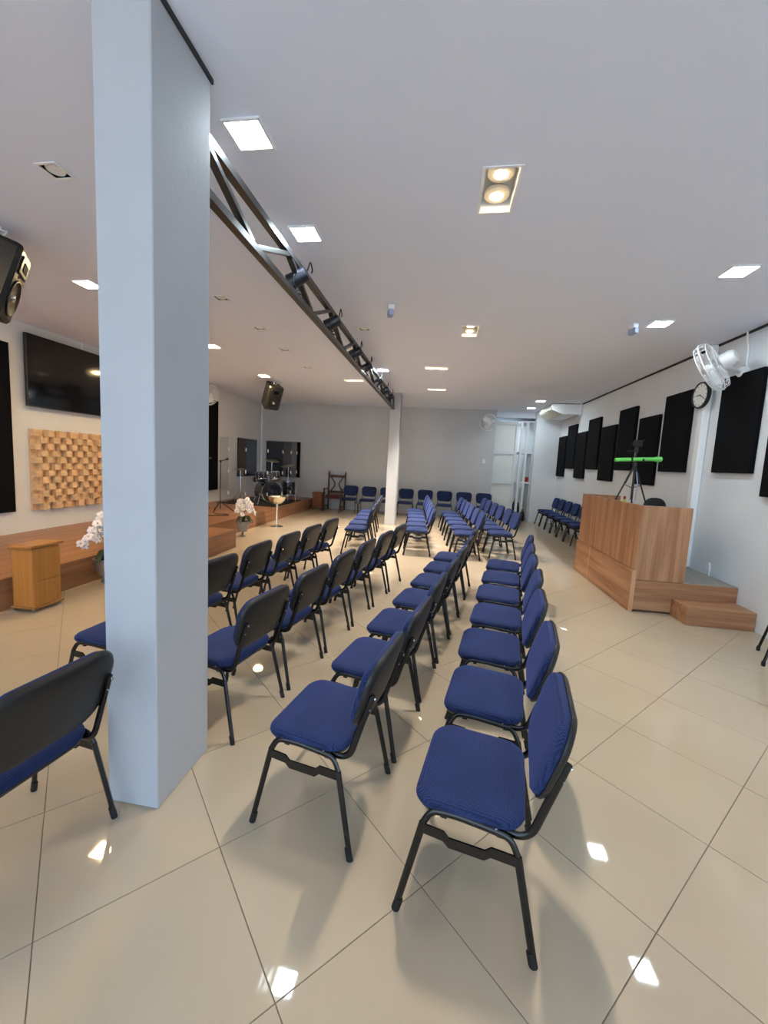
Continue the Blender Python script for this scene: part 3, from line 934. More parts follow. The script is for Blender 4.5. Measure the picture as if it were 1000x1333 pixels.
# ------------------------------------------------------------------ lamps
def led(x, y, label, m='led_cool', s=0.105, group='square led panels'):
    t = thing('ceiling_light', label, 'light', (x, y, ZC), 0, group)
    fr = MB().box(-s, s, -s, -s + 0.014, -0.012, -0.0005).box(-s, s, s - 0.014, s, -0.012, -0.0005).box(-s, -s + 0.014, -s + 0.014, s - 0.014, -0.012, -0.0005).box(s - 0.014, s, -s + 0.014, s - 0.014, -0.012, -0.0005)
    fr.build('frame', 'white_plastic', t)
    MB().box(-s + 0.0145, s - 0.0145, -s + 0.0145, s - 0.0145, -0.010, -0.001).build('diffuser', m, t)
    return t
led(-1.13, 2.20, 'lit square panel light, the nearest beside the thick pillar')
led(-1.14, 3.14, 'lit square panel light, second beside the truss')
led(-1.20, 7.64, 'lit square panel light at the far part of the truss')
led(2.30, 3.89, 'lit square panel light over the booth side, the nearest')
led(2.32, 5.14, 'lit square panel light right above the booth steps')
led(2.33, 10.78, 'lit square panel light before the air conditioner, nearer one')
led(2.36, 12.00, 'lit square panel light before the air conditioner, farther one')
led(-3.79, 3.92, 'warm square panel light over the lectern', 'led_warm')
led(-3.75, 6.17, 'warm square panel light just right of the thick pillar', 'led_warm')
led(-3.88, 8.38, 'warm square panel light beside the far loudspeaker', 'led_warm')
led(-1.9, 11.3, 'unlit square panel light near the slim pillar', 'panel_off')
# two added panels out of view, continuing the rows to brighten lectern and booth
led(-3.79, 1.68, 'added warm square panel light just out of view, stage side', 'led_warm')
led(2.30, 2.64, 'added lit square panel light just out of view, booth side')

def spotlamp(loc, power, parent, tilt=(0, 0, 0), color=(1.0, 0.88, 0.74), angle=92):
    d = bpy.data.lights.new('spot_lamp', 'SPOT')
    d.energy = power
    d.color = color
    d.spot_size = math.radians(angle)
    d.spot_blend = 0.7
    d.shadow_soft_size = 0.035
    o = bpy.data.objects.new('spot_lamp', d)
    COL.objects.link(o)
    o.parent = parent
    o.location = loc
    o.rotation_euler = tilt
    return o

def twin(x, y, hx, hy, lit, label):
    t = thing('twin_spotlight', label, 'light', (x, y, ZC), 0, 'recessed twin spotlights')
    w = 0.016
    MB().box(-hx - w, hx + w, -hy - w, -hy, -0.006, -0.0005).box(-hx - w, hx + w, hy, hy + w, -0.006, -0.0005).box(-hx - w, -hx, -hy, hy, -0.006, -0.0005).box(hx, hx + w, -hy, hy, -0.006, -0.0005).build('trim_frame', 'white_plastic', t)
    h = 0.11
    MB().box(-hx, hx, -hy, hy, h, h + 0.006).box(-hx, -hx + 0.004, -hy, hy, 0, h).box(hx - 0.004, hx, -hy, hy, 0, h).box(-hx, hx, -hy, -hy + 0.004, 0, h).box(-hx, hx, hy - 0.004, hy, 0, h).build('housing', 'white_plastic', t)
    for s in (-1, 1):
        c = (0, s * 0.10, 0) if hy > hx else (s * 0.10, 0, 0)
        lp = MB().lathe([(0.072, 0.03), (0.078, 0.035), (0.078, 0.055), (0.06, 0.062), (0.062, 0.045), (0.068, 0.038)], 24, c).build('gimbal_ring', 'reflector', t, 40)
        MB().lathe([(0.034, 0.05), (0.055, 0.046), (0.06, 0.062), (0.035, 0.085), (0.0, 0.09)], 20, c).build('reflector', 'reflector', lp, 40)
        MB().lathe([(0.0, 0.020), (0.036, 0.026), (0.040, 0.034), (0.0, 0.044)], 20, c).build('bulb', 'bulb' if lit else 'panel_off', lp, 40)
        if lit:
            spotlamp((c[0], c[1], 0.012), SPOT * (3.0 if y > 7 else 1.0), t)
    return t
tl = ['lit recessed twin spotlight nearest the viewer', 'lit recessed twin spotlight above the middle of the near rows', 'lit recessed twin spotlight over the aisle', 'lit recessed twin spotlight over the far rows', 'lit recessed twin spotlight left of the truss far end']
for s, lb in zip(SPOTS, tl):
    twin(*s, lb)
sl = ['unlit square downlight left of the thick pillar', 'unlit round downlight left of the truss, nearest', 'unlit round downlight left of the truss, second', 'unlit round downlight left of the truss, third', 'unlit round downlight beside the far loudspeaker', 'unlit round downlight right of the truss']
for (x, y), lb in zip(SINGLES, sl):
    t = thing('downlight', lb, 'light', (x, y, ZC), 0, 'unlit downlights')
    MB().box(-0.075, 0.075, -0.075, -0.06, -0.006, -0.0005).box(-0.075, 0.075, 0.06, 0.075, -0.006, -0.0005).box(-0.075, -0.06, -0.06, 0.06, -0.006, -0.0005).box(0.06, 0.075, -0.06, 0.06, -0.006, -0.0005).build('trim_frame', 'white_plastic', t)
    MB().box(-0.06, 0.06, -0.06, 0.06, 0.024, 0.03).build('housing', 'white_plastic', t)
    MB().lathe([(0.05, 0.0), (0.054, 0.006), (0.03, 0.016), (0.0, 0.02)], 20).build('reflector', 'white_plastic', t, 40)
for x, y, lb in ((-0.66, 4.55, 'small white ceiling sensor right of the truss'), (2.05, 5.14, 'small white ceiling sensor beside the light above the booth steps')):
    t = thing('ceiling_sensor', lb, 'sensor', (x, y, ZC), 0.3, 'ceiling sensors')
    MB().bbox(-0.035, 0.035, -0.03, 0.03, -0.06, -0.0005, 0.006).build('base', 'white_plastic', t)
    MB().bbox(-0.028, 0.028, -0.05, 0.06, -0.12, -0.055, 0.008).build('head', 'blue_cable', t)

# ------------------------------------------------------------------ truss with stage lamps
XT = -1.28
tr = thing('lighting_truss', 'long black steel truss spanning between the two pillars under the ceiling', 'truss', (XT, 6.0, 2.9))
zl, zu = 0.015, 0.268
ya, yb = 1.89, 10.095
MB().beam((0, ya - 6, zl), (0, yb - 6, zl), 0.05, 0.045).build('lower_chord', 'steel', tr)
MB().beam((0, ya - 6, zu), (0, yb - 6, zu), 0.05, 0.045).build('upper_chord', 'steel', tr)
yy, upn = 1.985, False
k = 0
pts = []
y = 1.985
while y < 10.3:
    pts.append((y, k % 2))           # 0 = on the upper chord, 1 = on the lower
    y += 0.585
    k += 1
for (y0, a), (y1, b) in zip(pts, pts[1:]):
    if y1 > yb:
        break
    MB().beam((0, y0 - 6 + 0.03, zu - 0.02 if a == 0 else zl + 0.02), (0, y1 - 6 - 0.03, zu - 0.02 if b == 0 else zl + 0.02), 0.045, 0.03, (0, 0, 1)).build('web_bar', 'steel', tr)
for y in (ya + 0.022, yb - 0.022):
    MB().beam((0, y - 6, zl + 0.02), (0, y - 6, zu - 0.02), 0.045, 0.04, (0, 1, 0)).build('end_post', 'steel', tr)

def par(y, label, side=-1, tilt=0.5):
    t = thing('stage_spotlight', label, 'stage light', (XT, y, 2.9 + zl + 0.024), 0, 'lamps on the truss')
    MB().box(-0.035, 0.035, -0.02, 0.02, 0.0, 0.016).tube([(0, 0, 0.016), (0, 0, 0.05)], 0.01, 6).build('clamp', 'steel', t)
    MB().tube(arc([(0.0, -0.075, 0.125), (0, -0.075, 0.052), (0, 0.075, 0.052), (0, 0.075, 0.125)], 0.02), 0.006, 6).build('yoke', 'steel', t, 50)
    ax = Vector((side, 0, -tilt)).normalized()
    cn = MB().lathe([(0.03, -0.10), (0.055, -0.09), (0.062, 0.02), (0.066, 0.075), (0.060, 0.075), (0.058, 0.06), (0.0, 0.06)], 18, (0, 0, 0.125), ax).build('lamp_can', 'par', t, 40)
    MB().lathe([(0.0, 0.061), (0.056, 0.061), (0.05, 0.068), (0.0, 0.072)], 18, (0, 0, 0.125), ax).build('lens', 'lens', cn, 40)
    # power lead looped over the upper chord
    MB().tube(arc([(0.02, 0.02, 0.15), (0.05, 0.10, 0.22), (0.045, 0.16, 0.31), (0.035, 0.22, 0.36), (0.035, 0.28, 0.31), (0.04, 0.24, 0.275)], 0.06), 0.006, 6).build('power_lead', 'rubber', t, 50)
    return t
for y, w in ((3.35, 'nearest'), (4.42, 'second from the near end'), (5.62, 'third from the near end'), (6.45, 'fourth from the near end'), (7.6, 'third from the far end'), (8.5, 'second from the far end'), (9.35, 'farthest')):
    par(y, 'small dark stage lamp clamped on the truss, ' + w)

# ------------------------------------------------------------------ loudspeakers
def speaker(loc, face, label, hang, sc=1.0):
    t = thing('loudspeaker', label, 'loudspeaker', loc, 0, 'hanging loudspeakers')
    fz = Vector(face).normalized()
    xx = Vector((0, 0, 1)).cross(fz).normalized()
    zz = fz.cross(xx)
    def T(p):
        return (xx * p[0] + fz * p[1] + zz * p[2]) * sc
    w, d, h = 0.19, 0.19, 0.29
    body = MB()
    plan = [(-w, d - 0.03), (-w + 0.03, d), (w - 0.03, d), (w, d - 0.03), (w * 0.66, -d), (-w * 0.66, -d)]
    n = len(plan)
    rings = [(0.93, -h), (1.0, -h + 0.03), (1.0, h - 0.03), (0.93, h)]
    vs = [T((x * s, y * s, z)) for s, z in rings for x, y in plan]
    fs = [tuple(range(n)), tuple(range(3 * n, 4 * n))]
    for i in range(3):
        for j in range(n):
            fs.append((i * n + j, i * n + (j + 1) % n, (i + 1) * n + (j + 1) % n, (i + 1) * n + j))
    body.add(vs, fs).build('cabinet', 'shell', t)
    def TL(prof, at, nn=28):
        m = MB().lathe(prof, nn, (0, 0, 0), (0, 1, 0))
        m.xform(lambda p: T((p.x + at[0], p.y + at[1], p.z + at[2])))
        return m
    wf = TL([(0.150, -0.002), (0.152, 0.012), (0.138, 0.014), (0.12, 0.002), (0.05, -0.0005), (0.0, -0.0005)], (0, d, -0.10)).build('woofer', 'grille', t, 40)
    TL([(0.036, 0.001), (0.03, 0.014), (0.0, 0.02)], (0, d, -0.10), 16).build('dust_cap', 'chrome', wf, 40)
    hb = MB().bbox(-0.13, 0.13, d - 0.002, d + 0.012, 0.09, 0.23, 0.008)
    hb.xform(T).build('horn_flare', 'black', t)
    MB().bbox(-0.06, 0.06, d + 0.012, d + 0.016, 0.125, 0.195, 0.002).xform(T).build('horn_throat', 'black_gloss', t)
    top = T((0, -0.02, h))
    hp = Vector(hang) - Vector(loc)
    MB().tube([top - Vector((0, 0, 0.02)), top + Vector((0, 0, 0.03)), hp], 0.012, 8).lathe([(0.05, -0.012), (0.05, -0.001)], 14, hp).build('ceiling_bracket', 'white_plastic', t, 50)
    MB().tube(arc([top + Vector((0.03, 0, -0.02)), top + Vector((0.10, 0.02, 0.06)), hp + Vector((0.10, 0.05, -0.04)), hp + Vector((0.08, 0.06, -0.001))], 0.05), 0.006, 6).build('cable', 'white_plastic', t, 50)
    return t
speaker((-3.66, 2.84, 2.92), (0.70, 0.62, -0.28), 'black loudspeaker hanging from the ceiling at the left edge', (-3.66, 2.84, ZC))
speaker((-3.98, 9.0, 2.98), (0.70, -0.60, -0.52), 'black loudspeaker hanging from the ceiling near the stage corner', (-3.95, 9.05, ZC), 0.95)

# ------------------------------------------------------------------ television and wood diffuser
tvt = thing('television', 'large black flat television on the wall above the wooden block panel', 'television', (XL, 5.90, 2.65))
MB().bbox(0.06, 0.105, -0.86, 0.86, -0.51, 0.51, 0.006).build('housing', 'black', tvt)
MB().box(0.105, 0.107, -0.845, 0.845, -0.495, 0.498).build('screen', 'black_gloss', tvt)
MB().box(0.001, 0.06, -0.25, 0.25, -0.2, 0.2).build('wall_mount', 'black', tvt)
tc_ = MB().tube([(XL + 0.012, 6.05, 3.165), (XL + 0.012, 6.05, ZC - 0.001)], 0.012, 6).build('cable_conduit', 'white_plastic')
tag(tc_, 'short white conduit between the television and the ceiling', 'conduit')
dfz = thing('sound_diffuser', 'pale wooden block sound diffuser under the television', 'diffuser', (XL, 5.11, 0.62))
MB().box(0.001, 0.012, 0.0, 1.50, 0.0, 1.20).build('backing', 'pine', dfz)
depth_me = []
for d in (0.030, 0.048, 0.066, 0.090, 0.11):
    depth_me.append(MB().add(*(lambda D: ([(0.012, 0.001, 0.001), (0.012, 0.099, 0.001), (0.012, 0.099, 0.099), (0.012, 0.001, 0.099), (D, 0.001, 0.001), (D, 0.099, 0.001), (D, 0.099, 0.099), (D, 0.001, 0.099)], [(0, 1, 2, 3), (4, 5, 6, 7), (0, 1, 5, 4), (1, 2, 6, 5), (2, 3, 7, 6), (3, 0, 4, 7)]))(d)).mesh('block', 'pine'))
for i in range(15):
    for j in range(12):
        if (i + j) % 2 == 0:
            me = depth_me[rnd.choice((0, 0, 1))]
        else:
            me = depth_me[rnd.choice((3, 4, 4))]
        link('block', me, dfz, (0, i * 0.1, j * 0.1))

# ------------------------------------------------------------------ lectern
lc = thing('lectern', 'small honey wood lectern with a sloped top before the stage', 'lectern', (-3.86, 3.32, 0))
x0, x1, y0, y1 = -0.115, 0.115, -0.14, 0.14
MB().bbox(x0, x1, y0, y1, 0.05, 0.60, 0.003).build('body', 'lectern_z', lc)
MB().bbox(x1, x1 + 0.006, y0 + 0.006, y1 - 0.006, 0.305, 0.595, 0.001).build('upper_door', 'lectern_z', lc)
dd = MB().bbox(x1, x1 + 0.006, y0 + 0.006, y1 - 0.006, 0.056, 0.298, 0.001).build('drawer', 'lectern_z', lc)
MB().lathe([(0.005, 0), (0.008, 0.012), (0.0, 0.016)], 10, (x1 + 0.006, y1 - 0.07, 0.235), (1, 0, 0)).build('knob', 'chrome', dd, 40)
tpm = MB().bbox(-0.165, 0.135, -0.16, 0.17, -0.012, 0.012, 0.003)
tpm.xform(lambda p: Vector((p.x, p.y, 0.632 + p.z + 0.05 * p.x))).build('sloped_top', 'lectern_y', lc)
MB().box(-0.11, 0.11, -0.135, 0.135, 0.60, 0.615).build('top_support', 'lectern_z', lc)
MB().bbox(-0.13, 0.13, -0.155, 0.155, 0.035, 0.05, 0.002).build('base_board', 'lectern_y', lc)
for sx in (-0.11, 0.11):
    for sy in (-0.135, 0.135):
        MB().lathe([(0.012, 0), (0.012, 0.028), (0.018, 0.035)], 10, (sx, sy, 0)).build('foot', 'chrome', lc, 40)

# ------------------------------------------------------------------ orchids
fl = MB()
for k in range(5):
    a = 2 * PI * k / 5 + PI / 2
    w = 0.021 if k in (1, 4) else 0.014
    c, s = math.cos(a), math.sin(a)
    vs = []
    for rr, ww, zz in ((0.004, 0.003, 0.0), (0.018, w, 0.005), (0.034, w * 0.9, 0.004), (0.046, 0.003, -0.004)):
        for sg in (-1, 1):
            for dz in (0, 0.0015):
                vs.append((rr * c - sg * ww * s, rr * s + sg * ww * c, zz + dz))
    fs = [(0, 1, 3, 2), (12, 14, 15, 13)]
    for i in range(3):
        b0, b1 = 4 * i, 4 * (i + 1)
        for u, w2 in ((0, 1), (1, 3), (3, 2), (2, 0)):
            fs.append((b0 + u, b0 + w2, b1 + w2, b1 + u))
    fl.add(vs, fs)
flower_me = fl.mesh('flower', 'petal')
core_me = MB().lathe([(0.0, 0.0), (0.007, 0.004), (0.005, 0.012), (0.0, 0.014)], 6).mesh('throat', 'petal_core')

def orchid(loc, label, potmat, pot, stems, seed, spread, hgt):
    r = random.Random(seed)
    t = thing('potted_orchid', label, 'potted plant', loc, 0, 'white orchids before the stage')
    MB().lathe(pot, 24).build('pot', potmat, t, 40)
    ptop = max(z for _, z in pot)
    prad = max(q[0] for q in pot)
    MB().lathe([(0.0, ptop - 0.03), (prad * 0.85, ptop - 0.03), (prad * 0.8, ptop - 0.015), (0.0, ptop - 0.01)], 16).build('soil', 'rug', t, 40)
    for k in range(9):
        a = 2 * PI * k / 9 + r.uniform(-0.2, 0.2)
        c, s = math.cos(a), math.sin(a)
        ln = r.uniform(0.16, 0.24) * (0.55 if c < -0.3 else 1.0)
        vs, fs = [], []
        for i in range(6):
            u = i / 5
            rr, zz, w = 0.02 + ln * u, ptop + 0.10 * math.sin(PI * min(1, u * 1.1)) - 0.03 * u, 0.034 * math.sin(PI * (0.12 + 0.84 * u)) + 0.002
            for sg in (-1, 0, 1):
                vs.append((rr * c - sg * w * s, rr * s + sg * w * c, zz + (0.012 if sg else 0)))
        for i in range(5):
            for q in (0, 1):
                fs.append((3 * i + q, 3 * i + q + 1, 3 * i + q + 4, 3 * i + q + 3))
        n0 = len(vs)
        vs += [(x, y, z - 0.003) for x, y, z in vs]
        fs += [tuple(n0 + q for q in f[::-1]) for f in fs]
        MB().add(vs, fs).build('leaf', 'leaf', t, True)
    for k in range(stems):
        a = 2 * PI * k / stems + r.uniform(-0.3, 0.3)
        out = spread * r.uniform(0.65, 1.0)
        h = hgt * r.uniform(0.85, 1.0)
        c, s = math.cos(a), math.sin(a)
        p = []
        for i in range(10):
            u = i / 9
            rr = out * u ** 1.6 * (0.45 if c < -0.3 else 1.0)
            zz = ptop + (h - ptop) * (math.sin(u * PI * 0.62) / 1.0) - (0.16 * max(0, u - 0.62) / 0.38 if u > 0.62 else 0)
            p.append((rr * c, rr * s, zz))
        MB().tube(p, 0.0035, 5).build('stem', 'stem', t, True)
        for i in range(4, 10):
            for q in range(2):
                f = link('flower', flower_me, t, (p[i][0] + r.uniform(-0.03, 0.03), p[i][1] + r.uniform(-0.03, 0.03), p[i][2] + r.uniform(-0.03, 0.03)))
                f.rotation_euler = (r.uniform(0.7, 1.6), r.uniform(-0.4, 0.4), r.uniform(0.2, 2.6))
                f.scale = (1.15,) * 3
                link('throat', core_me, f)
    return t
orchid((-3.89, 4.20, 0), 'white orchid in a silver pot between the lectern and the pillar', 'silver',
       [(0.07, 0), (0.075, 0.02), (0.05, 0.04), (0.055, 0.06), (0.10, 0.10), (0.135, 0.20), (0.14, 0.265), (0.15, 0.275), (0.15, 0.29), (0.13, 0.29), (0.12, 0.27)], 10, 3, 0.30, 0.82)
orchid((-3.80, 7.37, 0), 'white orchid in a grey footed pot beside the stage step', 'grey_pot',
       [(0.06, 0), (0.06, 0.015), (0.02, 0.03), (0.02, 0.09), (0.085, 0.10), (0.10, 0.16), (0.12, 0.27), (0.13, 0.285), (0.13, 0.30), (0.11, 0.30), (0.10, 0.28)], 10, 11, 0.27, 0.76)

# font: a wide bowl on a slender foot
bf = thing('pedestal_bowl', 'pale metal bowl on a slender stem standing before the stage', 'bowl stand', (-3.66, 8.70, 0))
MB().lathe([(0.15, 0), (0.15, 0.008), (0.05, 0.025), (0.018, 0.05)], 24).build('base', 'gold', bf, 40)
MB().lathe([(0.016, 0.04), (0.014, 0.3), (0.02, 0.50), (0.03, 0.52)], 14).build('stem', 'white_plastic', bf, 40)
MB().lathe([(0.03, 0.515), (0.10, 0.54), (0.17, 0.60), (0.20, 0.67), (0.205, 0.69), (0.195, 0.69), (0.165, 0.615), (0.09, 0.56), (0.0, 0.545)], 28).build('bowl', 'gold', bf, 40)

# ------------------------------------------------------------------ drums and acrylic shield on the stage
rug = MB().bbox(-5.75, -4.12, 9.7, 11.6, ST, ST + 0.012, 0.003).build('drum_rug', 'rug')
tag(rug, 'dark rug under the drums on the stage', 'rug')
Z0 = ST + 0.012
def drum(parent, name, r, d, at, axis, head='drum_head'):
    sh = MB().lathe([(r, -d / 2), (r, d / 2)], 28, at, axis).build(name, 'drum', parent, 40)
    ax = Vector(axis).normalized()
    for s in (-1, 1):
        MB().lathe([(r + 0.008, -0.012), (r + 0.008, 0.012), (r - 0.008, 0.014), (r - 0.008, -0.014)], 28, Vector(at) + ax * (s * d / 2), axis).build('hoop', 'chrome', sh, 40)
        MB().lathe([(0.0, -0.002), (r - 0.008, -0.002), (r - 0.008, 0.002), (0.0, 0.002)], 28, Vector(at) + ax * (s * (d / 2 - 0.004)), axis).build('head', head, sh, 40)
    q = Vector((0, 0, 1)).rotation_difference(ax)
    lug = MB()
    for k in range(8):
        a = 2 * PI * k / 8
        c = Vector(at) + q @ Vector((r * math.cos(a), r * math.sin(a), 0))
        lug.tube([c - ax * d * 0.42 + q @ Vector((0.012 * math.cos(a), 0.012 * math.sin(a), 0)), c + ax * d * 0.42 + q @ Vector((0.012 * math.cos(a), 0.012 * math.sin(a), 0))], 0.006, 5)
    lug.build('tension_rods', 'chrome', sh)
    return sh
bd = thing('bass_drum', 'dark bass drum with two chrome rimmed toms mounted on top', 'drum', (-4.62, 10.35, Z0))
fv = Vector((0.78, -0.62, 0)).normalized()
drum(bd, 'bass_shell', 0.29, 0.42, (0, 0, 0.315), fv)
for s in (-1, 1):
    sd = Vector((-fv.y, fv.x, 0)) * s
    MB().tube([Vector((0, 0, 0.3)) + sd * 0.28 + fv * 0.12, sd * 0.42 + fv * 0.25 + Vector((0, 0, 0.008))], 0.008, 6).build('spur', 'chrome', bd)
    drum(bd, 'tom', 0.145, 0.20, sd * 0.19 + Vector((0, 0, 0.73)) - fv * 0.02, Vector((-fv.x * 0.3, -fv.y * 0.3, 1)))
    MB().tube(arc([Vector((0, 0, 0.6)) + sd * 0.03, Vector((0, 0, 0.78)) + sd * 0.03, sd * 0.05 + Vector((0, 0, 0.75))], 0.04), 0.01, 6).build('tom_mount', 'chrome', bd, 50)
ft = thing('floor_tom', 'dark floor tom on three chrome legs right of the bass drum', 'drum', (-4.28, 10.95, Z0))
drum(ft, 'tom_shell', 0.19, 0.36, (0, 0, 0.40), (0, 0, 1))
for k in range(3):
    a = 2 * PI * k / 3
    MB().tube([(0.205 * math.cos(a), 0.205 * math.sin(a), 0.5), (0.215 * math.cos(a), 0.215 * math.sin(a), 0.0)], 0.008, 6).build('leg', 'chrome', ft)
sn = thing('snare_drum', 'shallow snare drum on a stand behind the bass drum', 'drum', (-5.10, 10.80, Z0))
drum(sn, 'snare_shell', 0.17, 0.14, (0, 0, 0.60), (0.1, 0, 1), 'paper')
MB().tube([(0, 0, 0.12), (0, 0, 0.52)], 0.012, 8).build('stand_pole', 'chrome', sn)
for k in range(3):
    a = 2 * PI * k / 3 + 0.4
    MB().tube([(0, 0, 0.28), (0.25 * math.cos(a), 0.25 * math.sin(a), 0.008)], 0.008, 6).build('leg', 'chrome', sn)
def cymbal(loc, h, r, label, tilt=(0.15, -0.15), two=False):
    t = thing('cymbal_stand', label, 'cymbal', loc, 0, 'cymbals')
    MB().tube([(0, 0, 0.1), (0, 0, h)], 0.010, 8).build('pole', 'chrome', t)
    for k in range(3):
        a = 2 * PI * k / 3 + 0.9
        MB().tube([(0, 0, 0.32), (0.26 * math.cos(a), 0.26 * math.sin(a), 0.008)], 0.008, 6).build('leg', 'chrome', t)
    for q in range(2 if two else 1):
        MB().lathe([(r, 0.0), (r, 0.002), (r * 0.3, 0.016), (r * 0.2, 0.03), (0.0, 0.035), (0.0, 0.031), (r * 0.2, 0.026), (r * 0.3, 0.012)], 28, (0, 0, h - 0.04 - 0.03 * q), (tilt[0], tilt[1], 1)).build('cymbal', 'brass', t, 40)
cymbal((-4.95, 11.32, Z0), 1.18, 0.21, 'bronze cymbal on a tall stand left of the toms')
cymbal((-4.50, 11.48, Z0), 1.05, 0.22, 'bronze cymbal on a tall stand behind the toms', (-0.1, -0.2))
cymbal((-5.42, 10.35, Z0), 0.92, 0.17, 'pair of hi-hat cymbals on a stand at the left of the drums', (0, 0), True)

dsh = thing('drum_shield', 'clear acrylic drum shield of tall hinged panels on the stage', 'screen', (-4.8, 10.2, Z0))
ring_pts = [(-5.72, 9.78), (-5.30, 9.50), (-4.80, 9.42), (-4.36, 9.72), (-4.16, 10.20), (-4.13, 10.72), (-4.16, 11.24)]
zb, zt = 0.0, 1.70
for k in range(len(ring_pts) - 1):
    a, b = Vector(ring_pts[k] + (0,)), Vector(ring_pts[k + 1] + (0,))
    o_ = Vector((-4.8, 10.2, 0))
    u = (b - a).normalized()
    a2, b2 = a + u * 0.008 - o_, b - u * 0.008 - o_
    pn = MB().beam(a2 + Vector((0, 0, (zb + zt) / 2)), b2 + Vector((0, 0, (zb + zt) / 2)), 0.008, zt - zb).build('clear_panel', 'acrylic', dsh)
    for z in (0.3, 0.85, 1.4):
        MB().bbox(-0.01, 0.01, -0.01, 0.01, -0.04, 0.04, 0.003).xform(lambda p: p + (b - o_) + Vector((0, 0, z))).build('hinge', 'white_plastic', pn)

def micstand(loc, h, label, boom):
    t = thing('microphone_stand', label, 'microphone stand', loc, 0, 'microphone stands')
    MB().tube([(0, 0, 0.05), (0, 0, h)], 0.011, 8).build('pole', 'black', t)
    for k in range(3):
        a = 2 * PI * k / 3 + 0.5
        MB().tube([(0, 0, 0.22), (0.27 * math.cos(a), 0.27 * math.sin(a), 0.012)], 0.009, 6).lathe([(0.014, 0), (0.012, 0.025)], 6, (0.265 * math.cos(a), 0.265 * math.sin(a), 0)).build('leg', 'black', t)
    b = Vector(boom)
    MB().tube([Vector((0, 0, h)) - b * 0.3, Vector((0, 0, h)) + b], 0.008, 6).lathe([(0.022, -0.025), (0.022, 0.025)], 8, (0, 0, h)).build('boom', 'black', t)
    MB().lathe([(0.012, 0), (0.014, 0.12), (0.025, 0.14), (0.027, 0.17), (0.0, 0.195)], 12, Vector((0, 0, h)) + b, b).build('microphone', 'black', t, 40)
    return t
micstand((-4.85, 8.35, ST), 1.12, 'black boom microphone stand on the stage edge just right of the pillar', (0.14, -0.1, 0.03))
micstand((-5.55, 8.55, ST), 1.02, 'shorter black microphone stand farther back on the stage', (0.1, 0.12, 0.08))
cb = MB().tube(arc([(-4.75, 7.95, ST + 0.01), (-4.65, 7.85, ST + 0.01), (-4.5, 7.98, ST + 0.01), (-4.3, 7.8, ST + 0.01), (-4.75, 7.55, ST + 0.01), (-5.2, 7.7, ST + 0.01)], 0.15), 0.008, 6).build('microphone_cable', 'rubber', None, 50)
tag(cb, 'black cable lying on the stage at the microphone stands', 'cable')

# carved armchair and box against the back wall
wc = thing('carved_armchair', 'tall carved dark wooden armchair against the grey back wall', 'chair', (-3.28, 12.3, 0))
for sx in (-0.27, 0.27):
    bl_ = MB().tube([(sx, 0.24, 0), (sx, 0.26, 1.12)], 0.026, 8).lathe([(0.03, 0), (0.035, 0.03), (0.012, 0.06), (0.022, 0.09), (0.0, 0.11)], 10, (sx, 0.262, 1.12)).build('back_post', 'darkwood', wc, 50)
    MB().tube([(sx, -0.24, 0), (sx, -0.24, 0.66)], 0.025, 8).build('front_leg', 'darkwood', wc, 50)
    MB().bbox(sx - 0.03, sx + 0.03, -0.28, 0.25, 0.655, 0.69, 0.008).build('arm_rest', 'darkwood', wc)
    MB().beam((sx, -0.22, 0.12), (sx, 0.23, 0.12), 0.03, 0.03).build('side_rail', 'darkwood', wc)
MB().bbox(-0.26, 0.26, -0.26, 0.25, 0.38, 0.43, 0.006).build('seat_frame', 'darkwood', wc)
MB().bbox(-0.24, 0.24, -0.24, 0.22, 0.43, 0.49, 0.02).build('seat_cushion', 'seat_red', wc)
for z in (0.56, 1.06):
    MB().bbox(-0.26, 0.26, 0.235, 0.275, z - 0.04, z + 0.04, 0.006).build('back_rail', 'darkwood', wc)
MB().tube(arc([(-0.19, 0.255, 0.60), (-0.03, 0.255, 0.80), (-0.19, 0.255, 1.02)], 0.2), 0.02, 8).tube(arc([(0.19, 0.255, 0.60), (0.03, 0.255, 0.80), (0.19, 0.255, 1.02)], 0.2), 0.02, 8).build('lyre_splat', 'darkwood', wc, 50)
bx = thing('wooden_stool', 'small brown wooden box table left of the carved armchair', 'side table', (-3.78, 12.25, 0))
MB().bbox(-0.17, 0.17, -0.17, 0.17, 0.50, 0.54, 0.005).build('top', 'amp', bx)
MB().bbox(-0.15, 0.15, -0.15, 0.15, 0.06, 0.50, 0.004).build('body', 'amp', bx)
for sx in (-0.12, 0.12):
    for sy in (-0.12, 0.12):
        MB().box(sx - 0.02, sx + 0.02, sy - 0.02, sy + 0.02, 0, 0.06).build('foot', 'darkwood', bx)

# small wall fittings at the back
for x, z, lb in ((1.25, 1.76, 'white light switch on the grey wall beside the passage'), (-3.0, 0.62, 'white outlet low on the grey back wall left of the chairs'), (-3.0, 0.40, 'second white outlet close to the floor of the grey back wall')):
    s_ = thing('wall_switch', lb, 'switch', (x, YB, z), 0, 'fittings on the back wall')
    MB().bbox(-0.045, 0.045, -0.014, -0.001, -0.065, 0.065, 0.004).build('plate', 'white_plastic', s_)
    MB().bbox(-0.014, 0.014, -0.02, -0.014, -0.03, 0.03, 0.002).build('rocker', 'paper', s_)
cc_ = MB().bbox(XL + 0.06, XL + 0.10, YB - 0.04, YB - 0.001, ST, ZC - 0.002, 0.006).build('cable_conduit', 'white_plastic')
tag(cc_, 'white conduit rising in the corner behind the drums', 'conduit')

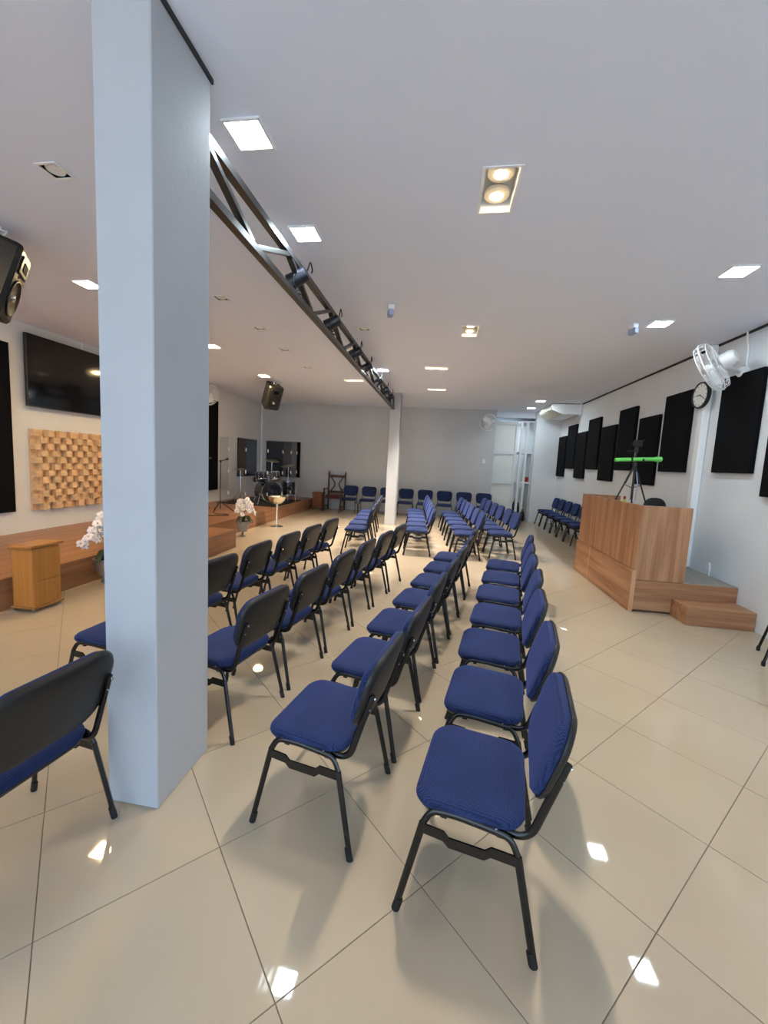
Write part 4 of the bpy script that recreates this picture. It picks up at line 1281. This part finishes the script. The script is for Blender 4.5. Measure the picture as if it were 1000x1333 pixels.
# ------------------------------------------------------------------ added lamp that brightens the passage
pl_ = thing('added_passage_light', 'added square panel light brightening the passage from its lower ceiling', 'light', (2.2, 14.2, 3.12))
MB().bbox(-0.12, 0.12, -0.12, 0.12, -0.02, -0.001, 0.004).build('frame', 'white_plastic', pl_)
MB().box(-0.10, 0.10, -0.10, 0.10, -0.024, -0.0205).build('diffuser', 'led_cool', pl_)
# ------------------------------------------------------------------ passage: white glazed screen and shelf
scn = thing('glazed_screen', 'white framed screen of three pale panes in the passage', 'screen', (1.92, 13.18, 0))
fx0, fx1 = -0.40, 0.36
for x in (fx0 + 0.03, fx1 - 0.06):
    MB().box(x - 0.03, x + 0.045, -0.04, 0.04, 0, 3.02).build('stile', 'white', scn)
for z0, z1 in ((0.0, 0.10), (1.10, 1.19), (2.02, 2.11), (2.93, 3.02)):
    MB().box(fx0 + 0.075, fx1 - 0.09, -0.04, 0.04, z0, z1).build('rail', 'white', scn)
for z0, z1 in ((0.10, 1.10), (1.19, 2.02), (2.11, 2.93)):
    MB().box(fx0 + 0.075, fx1 - 0.09, 0.01, 0.025, z0, z1).build('pane', 'panel_off', scn)
shf = thing('open_shelf', 'white open shelf unit with tall posts beside the glazed screen', 'shelf', (2.62, 13.6, 0))
for x, y in ((-0.26, -0.55), (-0.10, -0.55), (0.10, -0.62), (-0.26, 0.5), (0.10, 0.5)):
    MB().bbox(x - 0.035, x + 0.035, y - 0.035, y + 0.035, 0, 3.05, 0.004).build('post', 'white', shf)
for z in (1.14, 2.06, 3.0):
    MB().bbox(-0.30, 0.14, -0.58, 0.54, z, z + 0.05, 0.004).build('shelf_board', 'white', shf)
MB().box(0.135, 0.15, -0.58, 0.54, 0.0, 3.05).build('side_sheet', 'white', shf)
rb = MB().bbox(2.53, 2.68, 13.10, 13.28, 1.192, 1.34, 0.004).build('storage_box', 'red')
tag(rb, 'small red box on the white shelf in the passage', 'box')
def bag(loc, sx, sy, sz, label):
    t = thing('bag', label, 'bag', loc, 0, 'black bags in the passage')
    MB().lathe([(0.0, 0), (0.8, 0.0), (1.0, 0.12), (1.0, 0.6), (0.75, 0.9), (0.3, 1.0), (0, 1.0)], 14).xform(lambda p: Vector((p.x * sx, p.y * sy, p.z * sz))).build('body', 'black', t, 60)
    MB().tube(arc([(-0.4 * sx, 0, sz * 0.95), (-0.2 * sx, 0, sz * 1.2), (0.2 * sx, 0, sz * 1.2), (0.4 * sx, 0, sz * 0.95)], 0.03), 0.01, 6).build('handle', 'black', t, 50)
bag((2.44, 13.55, 0), 0.12, 0.2, 0.55, 'black bag standing under the white shelf, taller one')
bag((2.52, 12.80, 0), 0.07, 0.05, 0.30, 'black bag at the foot of the white shelf post, smaller one')
